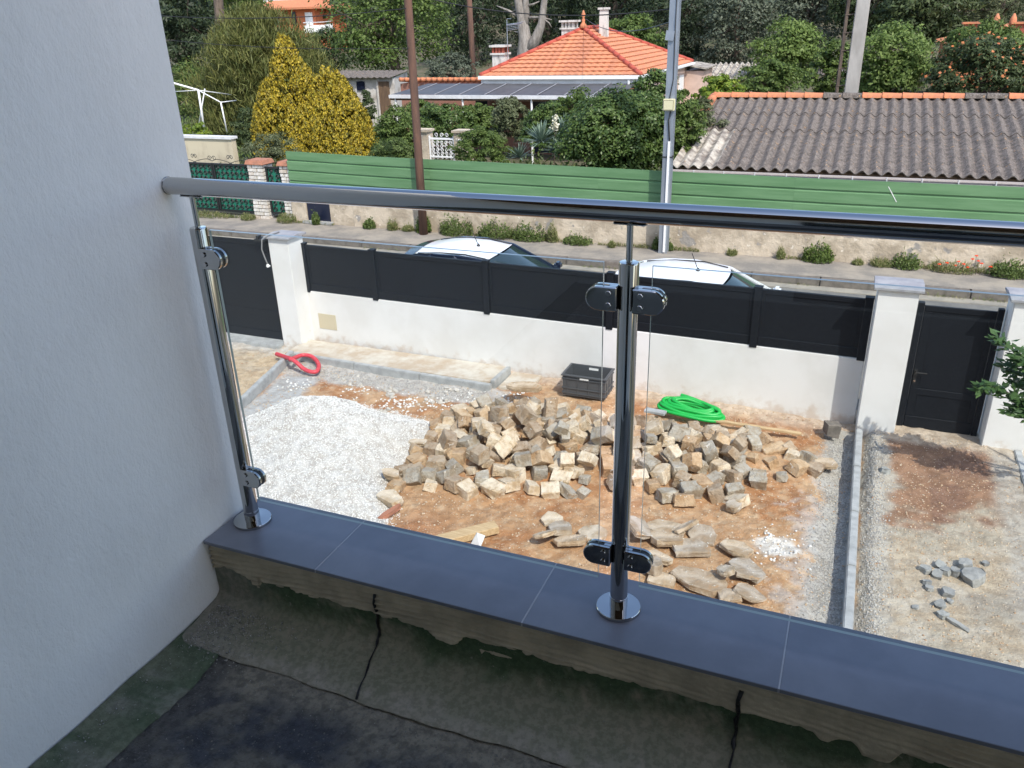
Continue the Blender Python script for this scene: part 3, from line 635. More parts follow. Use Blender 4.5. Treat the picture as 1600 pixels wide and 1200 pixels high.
blocks = [rock_mesh('paving_block', (rnd.uniform(.165,.225), rnd.uniform(.15,.20), rnd.uniform(.125,.17)), 100+i) for i in range(14)]
longs = [rock_mesh('paving_block', (rnd.uniform(.28,.42), rnd.uniform(.13,.18), rnd.uniform(.08,.12)), 200+i, .10) for i in range(5)]
smalls = [rock_mesh('paving_block', (rnd.uniform(.10,.14), rnd.uniform(.09,.13), rnd.uniform(.08,.11)), 300+i) for i in range(6)]
for me in blocks+longs+smalls: me.materials.append(STONES['cream'])
for me in blocks+longs+smalls:
    me.shade_smooth()
    try: me.set_sharp_from_angle(angle=R_(24))
    except Exception: pass
def put(name, me, loc, rot, label, cat, group, sc=1, mat=None):
    o = bpy.data.objects.new(name, me); COL.objects.link(o); o.location = loc; o.rotation_euler = rot; o.scale = (sc,)*3; WO[o.name] = Vector(loc)
    return tag(o, label, cat, group)
placed = []   # x, y, z, r
def drop(x, y, r, zmax=9):
    z = float(gh(np.array([x]), np.array([y]))[0]) + r*.70
    for (a, b, c, q) in placed:
        d2 = (a-x)**2+(b-y)**2; s = (q+r)*.86
        if d2 < s*s: z = max(z, c + math.sqrt(s*s-d2)*.80)
    return z
cnt = 0; tries = 0
HI = [(-3.3,5.9),(-3.2,6.8),(-2.3,7.1),(-1.4,6.9),(-.9,6.5),(-1.2,6.1),(-2.2,5.8)]
def side_of(x, y, z):
    up = 'uppermost ' if z > GZ+.27 else ''
    if y > 7.05: return up+('at the heap back between crate and middle post' if x < -1.3 else 'at the heap back beside the green hose')
    if x < -3.3: return up+'at the heap end beside the white gravel'
    if x > .05: return up+'at the right tip of the heap'
    if x > -.45: return up+'in the thin right tail of the heap'
    if y < 5.75: return up+('on the front heap edge left of the middle post' if x < -1.6 else 'on the front heap edge right of the middle post')
    r = 'rear' if y > 6.45 else 'front'
    if x < -2.6: return up+'in the left %s part of the heap' % r
    if x < -1.75: return up+'in the %s part of the heap left of the post' % r
    if x < -1.2: return up+'in the %s part of the heap behind the post' % r
    return up+'in the %s part of the heap right of the post' % r
cands = []
for layer, (N_, rr) in enumerate(((3600, .8), (2200, .9), (700, 1.0))):
    got = []
    for k in range(N_):
        x = rnd.uniform(-4.2, .7); y = rnd.uniform(4.7, 7.6)
        d = float(poly_dist(np.array([x]), np.array([y]), PILE)[0])
        if d < (.06, .42, .75)[layer]: continue
        if layer == 1 and x > -.3: continue
        if layer == 0 and x > -.2 and rnd.random() < .25: continue
        rr_ = (.162, .185, .23)[layer]
        if min([math.hypot(x-a, y-b) for a, b in got] or [9]) < rr_: continue
        got.append((x, y))
    for (x, y) in got:
        u = rnd.random(); pool, r, nm = (smalls, .06, 'small') if u < .20 else (longs, .075, 'long') if u < .26 else (blocks, .092, 'cubic')
        z = drop(x, y, r)
        if z > GZ + .62: continue
        placed.append((x, y, z, r)); me = rnd.choice(pool)
        flat = .22 if layer == 0 else .6
        hue = rnd.choices(['cream','ochre','grey','brownish'], (3,2,2.2,1.8) if x < -1.6 else (1.5,1.8,3.2,2.2))[0]
        o = put('paving_block', me, (x, y, z-.01), (rnd.gauss(0, flat), rnd.gauss(0, flat), rnd.uniform(0, 6.28)), '%s %s stone %s' % ({'small':'small','long':'long flat','cubic':'cubic'}[nm], hue, side_of(x, y, z)), 'stone block', '%s %s stone blocks %s' % (nm, hue, side_of(x, y, z)), rnd.uniform(.82, 1.06)); cnt += 1
        o.material_slots[0].link = 'OBJECT'; o.material_slots[0].material = STONES[hue]
print('STONES', cnt)
# ------------------------------------------------------------------ big flat stones
def slab_mesh(name, L, W, T, seed, mat):
    r = np.random.default_rng(seed); n = 9; V = []; import bmesh
    ang = np.sort((np.arange(n)+r.uniform(-.35, .35, n))/n*2*math.pi); rad = r.uniform(.78, 1.12, n)
    for t, s in ((0, .95), (.45, 1.0), (.93, .985), (1, .955)):
        for a, q in zip(ang, rad):
            c, s_ = math.cos(a), math.sin(a); k = (abs(c)**3+abs(s_)**3)**(-1/3)
            V.append((c*k*q*L/2*s + r.normal()*.004, s_*k*q*W/2*s + r.normal()*.004, (t-.5)*T + r.normal()*.05*T))
    F = [tuple(range(n-1, -1, -1))]+[(i*n+k, i*n+(k+1) % n, (i+1)*n+(k+1) % n, (i+1)*n+k) for i in range(3) for k in range(n)]
    V.append((r.normal()*.1*L, r.normal()*.1*W, T*.5+r.normal()*.12*T)); F += [(3*n+k, 3*n+(k+1) % n, 4*n) for k in range(n)]
    me = bpy.data.meshes.new(name); me.from_pydata(V, [], F); me.materials.append(mat); me.update(); return me
def groundz(x, y): return float(gh(np.array([x]), np.array([y]))[0])
SL = [ # px, py, length px, width px, thickness m, yaw deg, tilt deg, label
 (876,826,46,38,.07,20,-14,'rounded whitish stone touching the left edge of the loose slab group'),
 (890,843,66,24,.06,28,-12,'long pale yellow slab left of the middle post'),
 (851,843,50,26,.05,48,-30,'leaning grey slab at the far left of the loose slab group'),
 (862,808,44,30,.05,5,4,'crusty brown slab half sunk in the soil, highest of the slab group'),
 (926,832,48,40,.06,60,-6,'pale triangular slab just left of the middle post'),
 (997,832,62,30,.06,-62,-20,'smooth elongated cream slab just right of the middle post'),
 (1040,826,74,44,.05,5,-10,'thin grey-beige slab at the back of the slab group'),
 (1040,846,66,32,.09,12,-8,'thick blue-grey slab lying on the back of the slab group'),
 (1070,834,64,14,.05,62,-24,'narrow splinter of stone leaning on the grey slab'),
 (1098,832,48,44,.04,10,5,'light brown flat slab at the right back of the slab group'),
 (1078,856,76,40,.07,18,-6,'large beige slab beneath the leaning splinter'),
 (1030,872,52,24,.06,-20,-12,'small blue-grey slab by the lower right glass clamp'),
 (1020,888,34,34,.12,35,-10,'brown chunky block under the lower right glass clamp'),
 (1035,903,50,34,.06,10,0,'beige slab touching the coping in front of the brown block'),
 (1092,905,104,50,.07,-22,-6,'largest flat beige slab next to the coping edge'),
 (1153,858,58,36,.06,-22,-8,'bright whitish slab lying apart at the right of the slab group'),
 (1164,892,74,42,.06,-42,-10,'dusty grey-beige slab below the bright whitish slab'),
 (1133,904,34,30,.06,60,-20,'grey upright slab wedged between two larger slabs'),
 (1170,926,52,40,.04,-50,-16,'grey triangular slab at the right end of the slab group'),
 (1142,932,44,36,.04,20,-10,'grey slab nearest the coping at the right end'),
 (612,746,44,18,.08,-18,8,'grey and white split slab at the left tip of the heap on white gravel'),
 (611,782,52,24,.09,-24,8,'long pale slab on the white gravel nearest the coping'),
 (697,672,62,16,.05,-4,4,'flat orange-brown slab between the white gravel and the heap'),
 (655,692,38,14,.05,8,4,'flat beige slab at the white gravel edge of the heap'),
 (1146,793,28,20,.08,-30,10,'small lone grey block in front of the right part of the heap'),
 (820,628,60,22,.08,3,2,'wide flat pale slab at the rear of the heap left of the crate'),
 (1290,724,40,24,.05,-5,2,'flat pale stone at the right tip of the heap'),
]
for i, (px, py, l, wd, th, yw, tl, lb) in enumerate(SL):
    p = atz(px, py, GZ+.06); dep = (p-CAM).dot(_f); s = dep/F_PX
    me = slab_mesh('stone_slab', l*s*.88, wd*s*1.18, th*.8, 500+i, m_slab if 'grey' not in lb or 'beige' in lb else m_slab)
    gz = groundz(p.x, p.y); up = th*.5 + (.10 if abs(tl) > 19 else .035 if abs(tl) > 6 else .01)
    if 'heap' in lb and 'front' not in lb: gz = max(gz, GZ+.03)
    if lb.startswith('wide flat'): gz += .20
    e = Matrix.Rotation(R_(yw), 4, 'Z') @ Matrix.Rotation(R_(tl), 4, 'X')
    o = put('stone_slab', me, (p.x, p.y, gz+up), e.to_euler(), lb, 'stone slab', None)
RB = [(1447,890,15),(1468,883,14),(1464,898,15),(1477,892,16),(1494,894,17),(1507,885,20),(1520,904,28),(1531,896,14),(1449,909,11),(1452,918,11),(1481,926,18),(1470,945,14),(1475,960,14),(1484,938,9),(1382,739,13),(1540,880,9),(1430,948,8)]
for i, (px, py, d) in enumerate(RB):
    p = atz(px, py, GZ+.08); s = (p-CAM).dot(_f)/F_PX
    me = slab_mesh('rubble_piece', d*s*1.2, d*s*1.15, d*s*.7, 700+i, m_grub)
    lb = {6:'largest flat grey rubble piece in the small group on the bare dusty strip', 14:'single pale rubble piece below the wicket gate', 5:'second largest grey rubble piece at the back of the small group'}.get(i, 'small grey rubble piece on the bare dusty strip right of the long curb')
    put('rubble_piece', me, (p.x, p.y, groundz(p.x, p.y)+d*s*.2), (rnd.gauss(0,.15), rnd.gauss(0,.15), rnd.uniform(0,6)), lb, 'rubble', None if i in (6,14,5) else 'small grey rubble on the bare strip')
p = atz(1498, 975, GZ+.08); me = slab_mesh('rubble_piece', .19, .05, .03, 777, m_grub); put('rubble_piece', me, (p.x, p.y, groundz(p.x, p.y)+.015), (0, .05, -.55), 'narrow grey strip of broken mortar on the bare dusty strip', 'rubble', None)
def bits(n, fn, size, lb, g, mat):
    for i in range(n):
        x, y = fn(); s = rnd.uniform(*size); me = slab_mesh('stone_bit', s, s*.8, s*.6, 900+i, mat)
        put('stone_bit', me, (x, y, groundz(x, y)+s*.15), (rnd.gauss(0,.3), rnd.gauss(0,.3), rnd.uniform(0,6)), lb, 'stone', g)
m_wst = MAT('whitish_stone', (.56,.53,.48), .9, col2=(.42,.38,.33), ns=20, bump=((50,.7,.006),))
ctr = [(565,632),(578,640),(590,636),(602,645),(660,628),(674,634),(690,630),(612,622),(545,598),(553,590),(610,608),(700,612),(672,622)]
def fw():
    c = rnd.choice(ctr); p = atz(c[0]+rnd.gauss(0,9), c[1]+rnd.gauss(0,4), GZ); return p.x, p.y
bits(34, fw, (.04,.085), 'whitish broken stone lying on the orange soil behind the white gravel', 'whitish stones on the soil behind the gravel heap', m_wst)
# dark clay block
me = rock_mesh('clay_block', (.17,.15,.16), 990, .06); me.materials.append(m_kerb); p = atz(1297, 682, GZ); put('clay_block', me, (p.x, p.y, GZ+.1), (.1,.1,.4), 'dark brown stone cube alone at the white wall foot near the gate pillar', 'stone block', None)

# ------------------------------------------------------------------ things in the garden
cx0, cx1, cy0, cy1, cz0, cz1 = -2.86, -2.28, 7.74, 8.12, -3.25, -2.95
cr = thing('storage_crate', 'dark grey plastic storage crate standing behind the stone heap', 'crate', ((cx0+cx1)/2, (cy0+cy1)/2, cz0))
t = .012; mb = MB().box(cx0, cx1, cy0, cy1, cz0, cz0+t); mb.box(cx0, cx1, cy0, cy0+t, cz0+t, cz1); mb.box(cx0, cx1, cy1-t, cy1, cz0+t, cz1); mb.box(cx0, cx0+t, cy0+t, cy1-t, cz0+t, cz1); mb.box(cx1-t, cx1, cy0+t, cy1-t, cz0+t, cz1)
obj('shell', mb, m_crate, cr)
mb = MB()
for z in (cz1-.018, cz1-.065, cz0+.10, cz0+.03):
    e = .012 if z != cz1-.018 else .02
    mb.box(cx0-e, cx1+e, cy0-e, cy0-.0005, z, z+.014); mb.box(cx0-e, cx1+e, cy1+.0005, cy1+e, z, z+.014); mb.box(cx0-e, cx0-.0005, cy0, cy1, z, z+.014); mb.box(cx1+.0005, cx1+e, cy0, cy1, z, z+.014)
for x in (.12,.36,.62,.88): xx = cx0+(cx1-cx0)*x; mb.box(xx-.005, xx+.005, cy0-.009, cy0-.0006, cz0+.001, cz1-.02); mb.box(xx-.005, xx+.005, cy1+.0006, cy1+.009, cz0+.001, cz1-.02)
for y in (.2,.5,.8): yy = cy0+(cy1-cy0)*y; mb.box(cx1+.0006, cx1+.009, yy-.005, yy+.005, cz0+.001, cz1-.02); mb.box(cx0-.009, cx0-.0006, yy-.005, yy+.005, cz0+.001, cz1-.02)
obj('rib', mb, m_crate, cr)
obj('paper_label', MB().box(cx0+.24, cx0+.36, cy0-.0115, cy0-.0095, cz1-.058, cz1-.028), m_white, cr); obj('paper_label', MB().box(cx0+.25, cx0+.38, cy1-t-.003, cy1-t-.001, cz1-.06, cz1-.028), m_white, cr)

def corr_tube(mb, pts, r, step=.012, amp=.0025, n=8):
    pts = [Vector(p) for p in pts]; L = [0]
    for a, b in zip(pts, pts[1:]): L.append(L[-1]+(b-a).length)
    out = []; rs = []; k = 0; s = 0; i = 0
    while s < L[-1]:
        while L[i+1] < s: i += 1
        u = (s-L[i])/(L[i+1]-L[i]); out.append(pts[i].lerp(pts[i+1], u)); rs.append(r+(amp if k % 2 else -amp)); s += step; k += 1
    return mb.tube(out, rs, n)
def smooth_pts(pts, n=8):
    pts = [Vector(p) for p in pts]; P = [pts[0]]+pts+[pts[-1]]; out = []
    for i in range(1, len(P)-2):
        a, b, c, d = P[i-1:i+3]
        for k in range(n): t_ = k/n; out.append(.5*((2*b)+(c-a)*t_+(2*a-5*b+4*c-d)*t_*t_+(3*b-a-3*c+d)*t_**3))
    return out+[pts[-1]]
pts = []
for k in range(9*24+9):
    a = 2*math.pi*k/24+2.2; q = k/24; r = [1,.9,.72,.96,.8,.62,.9,.74,.52,.6][int(q)]*(1-q % 1)+[1,.9,.72,.96,.8,.62,.9,.74,.52,.6,.6][int(q)+1]*(q % 1)
    lay = q/9*.75
    pts.append((-1.12 + .42*r*math.cos(a), 7.60 + .06*lay + .13*r*math.sin(a), -3.17 + .12*lay + .02*math.sin(a) - .03*math.cos(a)+.008*math.sin(3*a+q)))
obj('drain_hose', corr_tube(MB(), smooth_pts(pts, 3), .023, .011, .0022, 8), m_green, smooth=True, label='bright green corrugated drain hose coiled at the back of the stone heap', cat='hose')
mb = corr_tube(MB(), smooth_pts([(-1.30,7.80,-3.05),(-1.15,7.76,-3.06),(-.95,7.69,-3.08),(-.78,7.62,-3.11)], 8), .023, .011, .0022, 8)
obj('drain_hose', mb, m_green, smooth=True, label='loose green hose end crossing over the green coil', cat='hose')
px_ = [(432,553,-3.20),(446,558,-3.15),(455,561,-3.10),(464,567,-3.13),(474,576,-3.20),(486,581,-3.22),(495,580,-3.22),(498,571,-3.21),(493,562,-3.19),(484,556,-3.17),(472,555,-3.16),(461,559,-3.14),(453,562,-3.09)]
obj('conduit_hose', corr_tube(MB(), smooth_pts([atz(*q) for q in px_], 6), .031, .014, .003, 8), m_red, smooth=True, label='red corrugated conduit looped over the curb by the tan gravel', cat='hose')
q = [atz(1368,690,-3.2), atz(1374,699,-3.2), atz(1386,706,-3.21), atz(1402,710,-3.21), atz(1421,713,-3.22)]
obj('cut_hose', MB().tube(smooth_pts(q, 5), .014, 7), m_cable, smooth=True, label='short dark pipe end lying at the foot of the white pillar by the wicket', cat='pipe')
a, b = atz(1098, 654, -3.20), atz(1252, 678, -3.22)
obj('wooden_batten', MB().bar(a, b, .05, .025), m_wood, bevel=.002, label='thin pale wooden batten lying right of the green hose', cat='batten')
a, b = atz(1008, 640, -3.1), atz(1040, 646, -3.1); obj('offcut_board', MB().bar(a, b, .10, .03), m_conc, bevel=.003, label='short grey board end sticking out left of the green hose', cat='board')
a, b = Vector((-3.08, 3.92, -3.235)), Vector((-2.44, 4.56, -3.235))
obj('timber_beam', MB().bar(a, b, .13, .075), m_wood, bevel=.004, label='squared new timber beam on the soil at the coping edge', cat='timber')
mb = MB(); c = atz(746, 842, -3.15); mb.add([(c.x-.06,c.y-.05,c.z-.06),(c.x+.05,c.y-.06,c.z-.06),(c.x+.06,c.y+.05,c.z+.02),(c.x-.02,c.y+.03,c.z+.05),(c.x,c.y,c.z+.07)], [(0,1,4),(1,2,4),(2,3,4),(3,0,4),(0,3,2,1)])
obj('plastic_scrap', mb, m_fascia, label='crumpled whitish plastic scrap leaning on the timber beam', cat='scrap')
me = slab_mesh('broken_tile', .30, .06, .05, 1234, m_tcap); p = atz(610, 800, GZ+.05); put('broken_tile', me, (p.x, p.y, groundz(p.x,p.y)+.05), (0,-.2,1.1), 'reddish broken tile strip at the edge of the white gravel by the coping', 'tile', None)

# ================================================================== STREET
struct('road', MB().grid([[(x, y, RZ + .012*(float(fbm(x, y, .5, 3, 3))-.5)) for y in np.linspace(8.6, 14.2, 24)] for x in np.linspace(-70, 40, 90)]), m_asphalt, smooth=True)
struct('pavement', MB().grid([[(x, y, -3.235 + .03*(float(fbm(x, y, .9, 3, 3))-.5)) for y in np.linspace(14.22, 15.75, 12)] for x in np.linspace(-70, 40, 300)]), m_walk, smooth=True)
kt = thing('street_kerb', 'worn stone kerb along the far side of the street', 'kerb', (0, 14.15, RZ))
for k in range(-16, 8):
    x = k*1.25; obj('kerb_stone', MB().box(x+.005, x+1.245, 14.06+rnd.uniform(-.008,.008), 14.26, RZ-.1, -3.232+rnd.uniform(-.006, .006)), m_kerb, kt, bevel=.012)
struct('gutter_strip', MB().box(-70, 40, 13.80, 14.055, RZ-.05, RZ+.016), MAT('gutter_dust', (.36,.32,.26), .95, col2=(.25,.23,.2), ns=3, nd=10))
# far wall of old plaster with the green sheet fence on it
WYF = 15.42
P = []
for x in np.linspace(-11.0, 9, 420):
    P.append([(x, WYF - .03*float(fbm(x, z*1.5, 1.6, 4, 7)) - .02*(1-(z+3.3)/.95) , z) for z in np.linspace(-3.35, -2.42, 22)])
fw_ = thing('street_wall', 'stained old plaster wall along the far pavement', 'wall', (-1, WYF+.1, -3.3))
mb = MB().grid(P); mb.box(-11.0, 9, WYF+.0, WYF+.22, -3.4, -2.43); obj('wall_body', mb, m_oldwall, fw_, smooth=False)
mb = MB().box(-12.86, -12.43, WYF-.01, WYF+.2, -3.4, -2.43); mb.box(-11.70, -11.0, WYF-.01, WYF+.2, -3.4, -2.425); mb.box(-12.43, -11.70, WYF, WYF+.2, -2.62, -2.432)
obj('wall_pier', mb, m_oldwall, fw_)
hatch = thing('meter_hatch', 'dark blue steel hatch set low in the plaster wall', 'hatch', (-12.06, WYF, -3.2))
obj('door_panel', MB().box(-12.41, -11.72, WYF+.03, WYF+.05, -3.2, -2.63), m_navy, hatch); obj('sill', MB().box(-12.50, -11.62, WYF-.12, WYF+.02, -3.235, -3.17), m_conc, hatch, bevel=.01)
# green trapezoidal sheets, individually
gf = thing('sheet_fence', 'green ribbed steel sheet fence on top of the street wall', 'fence', (-2, WYF, -2.5))
def ztop(x): return np.interp(x, [-12.8, -10, -5.2, -3.1, 0, 9], [-1.465, -1.525, -1.57, -1.598, -1.628, -1.65])
def sheetprof():
    pr = []; z = 0; 
    for k in range(4):
        pr += [(0, -z), (0, -z-.195), (.030, -z-.205), (.030, -z-.228)]; z += .25
    return pr
sx = [-12.78, -8.75, -4.72, -.69, 3.34, 7.4]
for i in range(5):
    a, b = sx[i]+(-.03 if i else 0), sx[i+1]; pr = sheetprof(); P = []
    for x in np.linspace(a, b, 15):
        zt = float(ztop(x)); P.append([(x, WYF-.055-.004*(i % 2)+y, zt+z) for y, z in [(.02, -.0), (0, .0)]+pr])
    obj('steel_sheet', MB().grid(P), m_gsheet, gf)
obj('paint_scratch', MB().bar((.95, WYF-.064, -1.72), (1.13, WYF-.064, -2.0), .001, .012), m_white, gf)
for x in np.arange(-12.6, 8.5, 2.0): obj('fence_post', MB().box(x, x+.05, WYF+.0, WYF+.05, -2.43, float(ztop(x))-.03), m_galv, gf)

# stone pillars + green scroll gates at the far left
GYF = 15.48
def brick_pillar(x0, x1, label):
    t = thing('stone_pillar', label, 'pillar', ((x0+x1)/2, GYF+.2, -3.25), 'white stone pillars of the green gates')
    obj('core', MB().box(x0+.015, x1-.015, GYF+.015, GYF+.385, -3.3, -1.86), m_mort2, t)
    n = 15; h = 1.40/n
    for k in range(n):
        z0 = -3.25+k*h; cuts = [x0, x0+(x1-x0)*(.58 if k % 2 else .36)+rnd.uniform(-.03,.03), x1]
        for a, b in zip(cuts, cuts[1:]):
            e = rnd.uniform(0, .022); obj('brick', MB().box(a+.009-(e if a == x0 else 0), b-.009+(e if b == x1 else 0), GYF-e, GYF+.19, z0+.009, z0+h-.006), m_wstone, t, bevel=.006)
        for a, b in ((x0, x1),): obj('brick', MB().box(a-.004, b+.004, GYF+.205, GYF+.40, z0+.009, z0+h-.006), m_wstone, t)
    obj('cap', MB().obox(((x0+x1)/2, GYF+.2, -1.795), (x1-x0+.12, .52, .11), None, .86), m_tcap, t, bevel=.01)
brick_pillar(-14.12, -13.66, 'white stone pillar with terracotta cap between the green double gate and the small green gate')
brick_pillar(-13.12, -12.80, 'narrow white stone pillar with terracotta cap where the green sheet fence starts')
brick_pillar(-19.4, -18.94, 'white stone pillar at the hidden left end of the green double gate')
def scroll(mb, cx, cz, r, y, flip=1, turns=1.35, tr=.012):
    pts = []
    for k in range(15):
        t_ = k/14; a = flip*t_*turns*2*math.pi + (0 if flip > 0 else math.pi); rr = r*(1-.72*t_); pts.append((cx+rr*math.cos(a), y, cz+rr*math.sin(a)))
    mb.tube(pts, tr, 4)
def iron_gate(name, x0, x1, z0, z1, leaves, label, top=True):
    t = thing(name, label, 'gate', ((x0+x1)/2, GYF+.1, z0))
    w_ = (x1-x0)/leaves
    for k in range(leaves):
        a, b = x0+k*w_+.01, x0+(k+1)*w_-.01
        lf = obj('backing_sheet', MB().box(a+.03, b-.03, GYF+.10, GYF+.105, z0+.03, z1-.03), m_ggate, t)
        mb = MB().box(a, a+.05, GYF+.06, GYF+.12, z0, z1).box(b-.05, b, GYF+.06, GYF+.12, z0, z1).box(a+.05, b-.05, GYF+.062, GYF+.118, z1-.05, z1-.002).box(a+.05, b-.05, GYF+.062, GYF+.118, z0+.002, z0+.05)
        obj('gate_frame', mb, m_iron, lf)
        mb = MB(); y = GYF+.085; st = .135
        nx_, nz_ = max(1, int((b-a-.1)/st)), int((z1-z0-.1)/st)
        for i in range(nx_):
            for j_ in range(nz_): scroll(mb, a+.05+(i+.5)*(b-a-.1)/nx_, z0+.05+(j_+.5)*(z1-z0-.1)/nz_, .064, y, 1 if (i+j_) % 2 else -1)
        obj('scrollwork', mb, m_iron, lf, kind='stuff')
    if top:
        mb = MB()
        for k in range(leaves*2):
            cx = x0+(k+.5)*w_/2; s = 1 if k % 2 else -1
            mb.tube(smooth_pts([(cx-.35*s, GYF+.09, z1), (cx-.1*s, GYF+.09, z1+.07), (cx+.15*s, GYF+.09, z1+.10), (cx+.3*s, GYF+.09, z1+.05)], 5), .008, 4)
            scroll(mb, cx+.22*s, z1+.12, .07, GYF+.09, s, 1.2, .009); scroll(mb, cx-.25*s, z1+.16, .06, GYF+.09, -s, 1.2, .009)
        obj('crest_scrolls', mb, m_iron, t)
    return t
iron_gate('iron_gate', -18.9, -14.14, -3.12, -1.87, 4, 'wide green backed iron scroll gate left of the stone pillars')
iron_gate('iron_gate', -13.64, -13.14, -3.10, -1.90, 1, 'narrow green backed scroll gate between the two stone pillars', top=False)

# ------------------------------------------------------------------ cars
def car(x, y, label, roofmat, bodymat):
    t = thing('parked_car', label, 'car', (x, y, RZ))
    def L(px, py, pz): return (x+(px if px > 0 else px*.69), y+py, RZ+pz)
    # body: lofted cross sections
    st = [(-1.93,.30,.60,.70),(-1.88,.24,.95,.78),(-1.6,.20,.97,.84),(-1.0,.18,.95,.85),(0,.18,.93,.86),(.9,.18,.94,.85),(1.25,.20,.93,.83),(1.7,.22,.80,.78),(1.95,.28,.66,.66),(2.02,.34,.52,.52)]
    P = []
    for sx_, zb, zt, hw in st:
        row = []
        prof = [(-.80,0),(-1,.22),(-1.0,.55),(-.97,.85),(-.90,1.0),(-.5,1.03),(0,1.035),(.5,1.03),(.90,1.0),(.97,.85),(1.0,.55),(1,.22),(.80,0)]
        for a, b in prof: row.append(L(sx_, a*hw, zb+(zt-zb)*b))
        P.append(row)
    mb = MB().grid(P)
    mb.add(P[0], [tuple(range(13))]); mb.add(P[-1], [tuple(range(12, -1, -1))])
    body = obj('body', mb, bodymat, t, smooth='auto', fix=True)
    # greenhouse loops: belt and roof
    belt = [(-1.78,.70,1.0),(-1.0,.79,.98),(.1,.80,.965),(1.18,.70,.95)]; top = [(-1.28,.50,1.40),(-.8,.555,1.445),(-.2,.565,1.455),(.36,.53,1.40)]
    def roofP(u, v, dz=0):   # u 0..1 along, v -1..1 across
        xs_ = np.interp(u, [0,.33,.66,1], [q[0] for q in top]); hw = np.interp(u, [0,.33,.66,1], [q[1] for q in top]); z = np.interp(u, [0,.2,.45,.75,1], [1.40,1.435,1.455,1.445,1.40]); bow = .05*(1-v*v)
        return L(xs_+ (bow*1.3 if u > .99 else -bow*.8 if u < .01 else 0), hw*v, z+dz+.035*(1-v*v)+.0)
    P = [[roofP(u, v, .004) for v in np.linspace(-1, 1, 13)] for u in np.linspace(0, 1, 17)]
    obj('roof', MB().grid(P), roofmat, t, smooth=True)
    # pillars/rails in body colour: thin shell around glass
    def quad(A, B, C_, D, n=8, bow=0, ax=0):
        P = []
        for i in range(n+1):
            u = i/n; r = []
            for k in range(n+1):
                v = k/n; p = (Vector(A)*(1-v)+Vector(B)*v)*(1-u)+(Vector(D)*(1-v)+Vector(C_)*v)*u
                p = p + Vector((bow*math.sin(math.pi*v), 0, abs(bow)*.35*math.sin(math.pi*v)*u)) ; r.append(p)
            P.append(r)
        return MB().grid(P)
    obj('windscreen', quad(L(1.16,-.68,.955), L(1.16,.68,.955), L(.37,.525,1.40), L(.37,-.525,1.40), bow=.09), m_carglass, t, smooth=True)
    obj('rear_window', quad(L(-1.74,-.64,1.05), L(-1.74,.64,1.05), L(-1.30,.49,1.39), L(-1.30,-.49,1.39), bow=-.06), m_carglass, t, smooth=True)
    obj('tailgate', quad(L(-1.90,-.66,.72), L(-1.90,.66,.72), L(-1.745,.64,1.05), L(-1.745,-.64,1.05), bow=-.07), bodymat, t, smooth=True)
    obj('spoiler', MB().grid([[L(-1.27-.30*u-.05*(1-v*v), v*.52, 1.415-.035*u+.03*(1-v*v)) for v in np.linspace(-1,1,9)] for u in (0,.5,1)]), bodymat, t, smooth=True)
    for s in (-1, 1):
        def sp(a, b, f): return None
        bz = [L(q[0], s*q[1], q[2]) for q in belt]; tz = [L(q[0], s*q[1], q[2]) for q in top]
        obj('side_window', MB().add([bz[1], bz[2], tz[2], tz[1]], [(0,1,2,3)]), m_carglass, t)
        obj('side_window', MB().add([Vector(bz[0]).lerp(Vector(bz[1]), .25), bz[1], tz[1], Vector(tz[0]).lerp(Vector(tz[1]), .2)], [(0,1,2,3)]), m_carglass, t)
        obj('side_window', MB().add([bz[2], Vector(bz[3]).lerp(Vector(bz[2]), .06), Vector(tz[3]).lerp(Vector(tz[2]), .1), tz[2]], [(0,1,2,3)]), m_carglass, t)
        fr = MB()
        for a, b in ((bz[3], tz[3]), (bz[1], tz[1]), (bz[2], tz[2]), (bz[0], tz[0])): fr.bar(a, b, .05, .045)
        for a, b in zip(tz, tz[1:]): fr.bar(a, b, .05, .035)
        for a, b in zip(bz, bz[1:]): fr.bar(a, b, .03, .03)
        obj('window_frame', fr, roofmat if roofmat == bodymat else bodymat, t)
        obj('mirror', MB().obox(L(1.0, s*.92, 1.0), (.11,.17,.12)), bodymat, t, bevel=.03)
        obj('headlight', MB().obox(L(1.84, s*.56, .66), (.22,.26,.12), Matrix.Rotation(s*-.3,3,'Z')), m_white, t, bevel=.03); obj('tail_light', MB().obox(L(-1.86, s*.66, .82), (.10,.16,.24)), m_brickred, t, bevel=.02)
        for wx in (-1.22, 1.25):
            wl = obj('wheel', MB().lathe(L(wx, s*.78, .31), [(.20,-.09),(.29,-.095),(.31,-.07),(.31,.07),(.29,.095),(.20,.09)], 24, 'y'), m_tyre, t, smooth='auto')
            mb = MB().lathe(L(wx, s*.80, .31), [(.03,s*.085),(.20,s*.070)], 20, 'y')
            obj('rim', mb, m_rim, wl)
    for s in (-1, 1): obj('roof_trim', MB().tube([L(-1.2, s*.47, 1.428), L(-.6, s*.50, 1.468), L(0, s*.505, 1.475), L(.34, s*.48, 1.423)], .011, 5), m_black, t, smooth=True)
    an = obj('aerial', MB().tube([L(-.0, 0, 1.49), L(-.14, 0, 1.72)], .006, 5).lathe(L(0,0,1.485), [(.03,0),(.012,.035)], 8), m_black, t)
    return t
car(-4.98, 9.80, 'dark blue hatchback with white roof parked behind the panel fence, farther left', m_carw, m_carn)
car(-1.47, 9.43, 'all white car parked behind the panel fence, nearer the gate pillar', m_carw, m_carw)

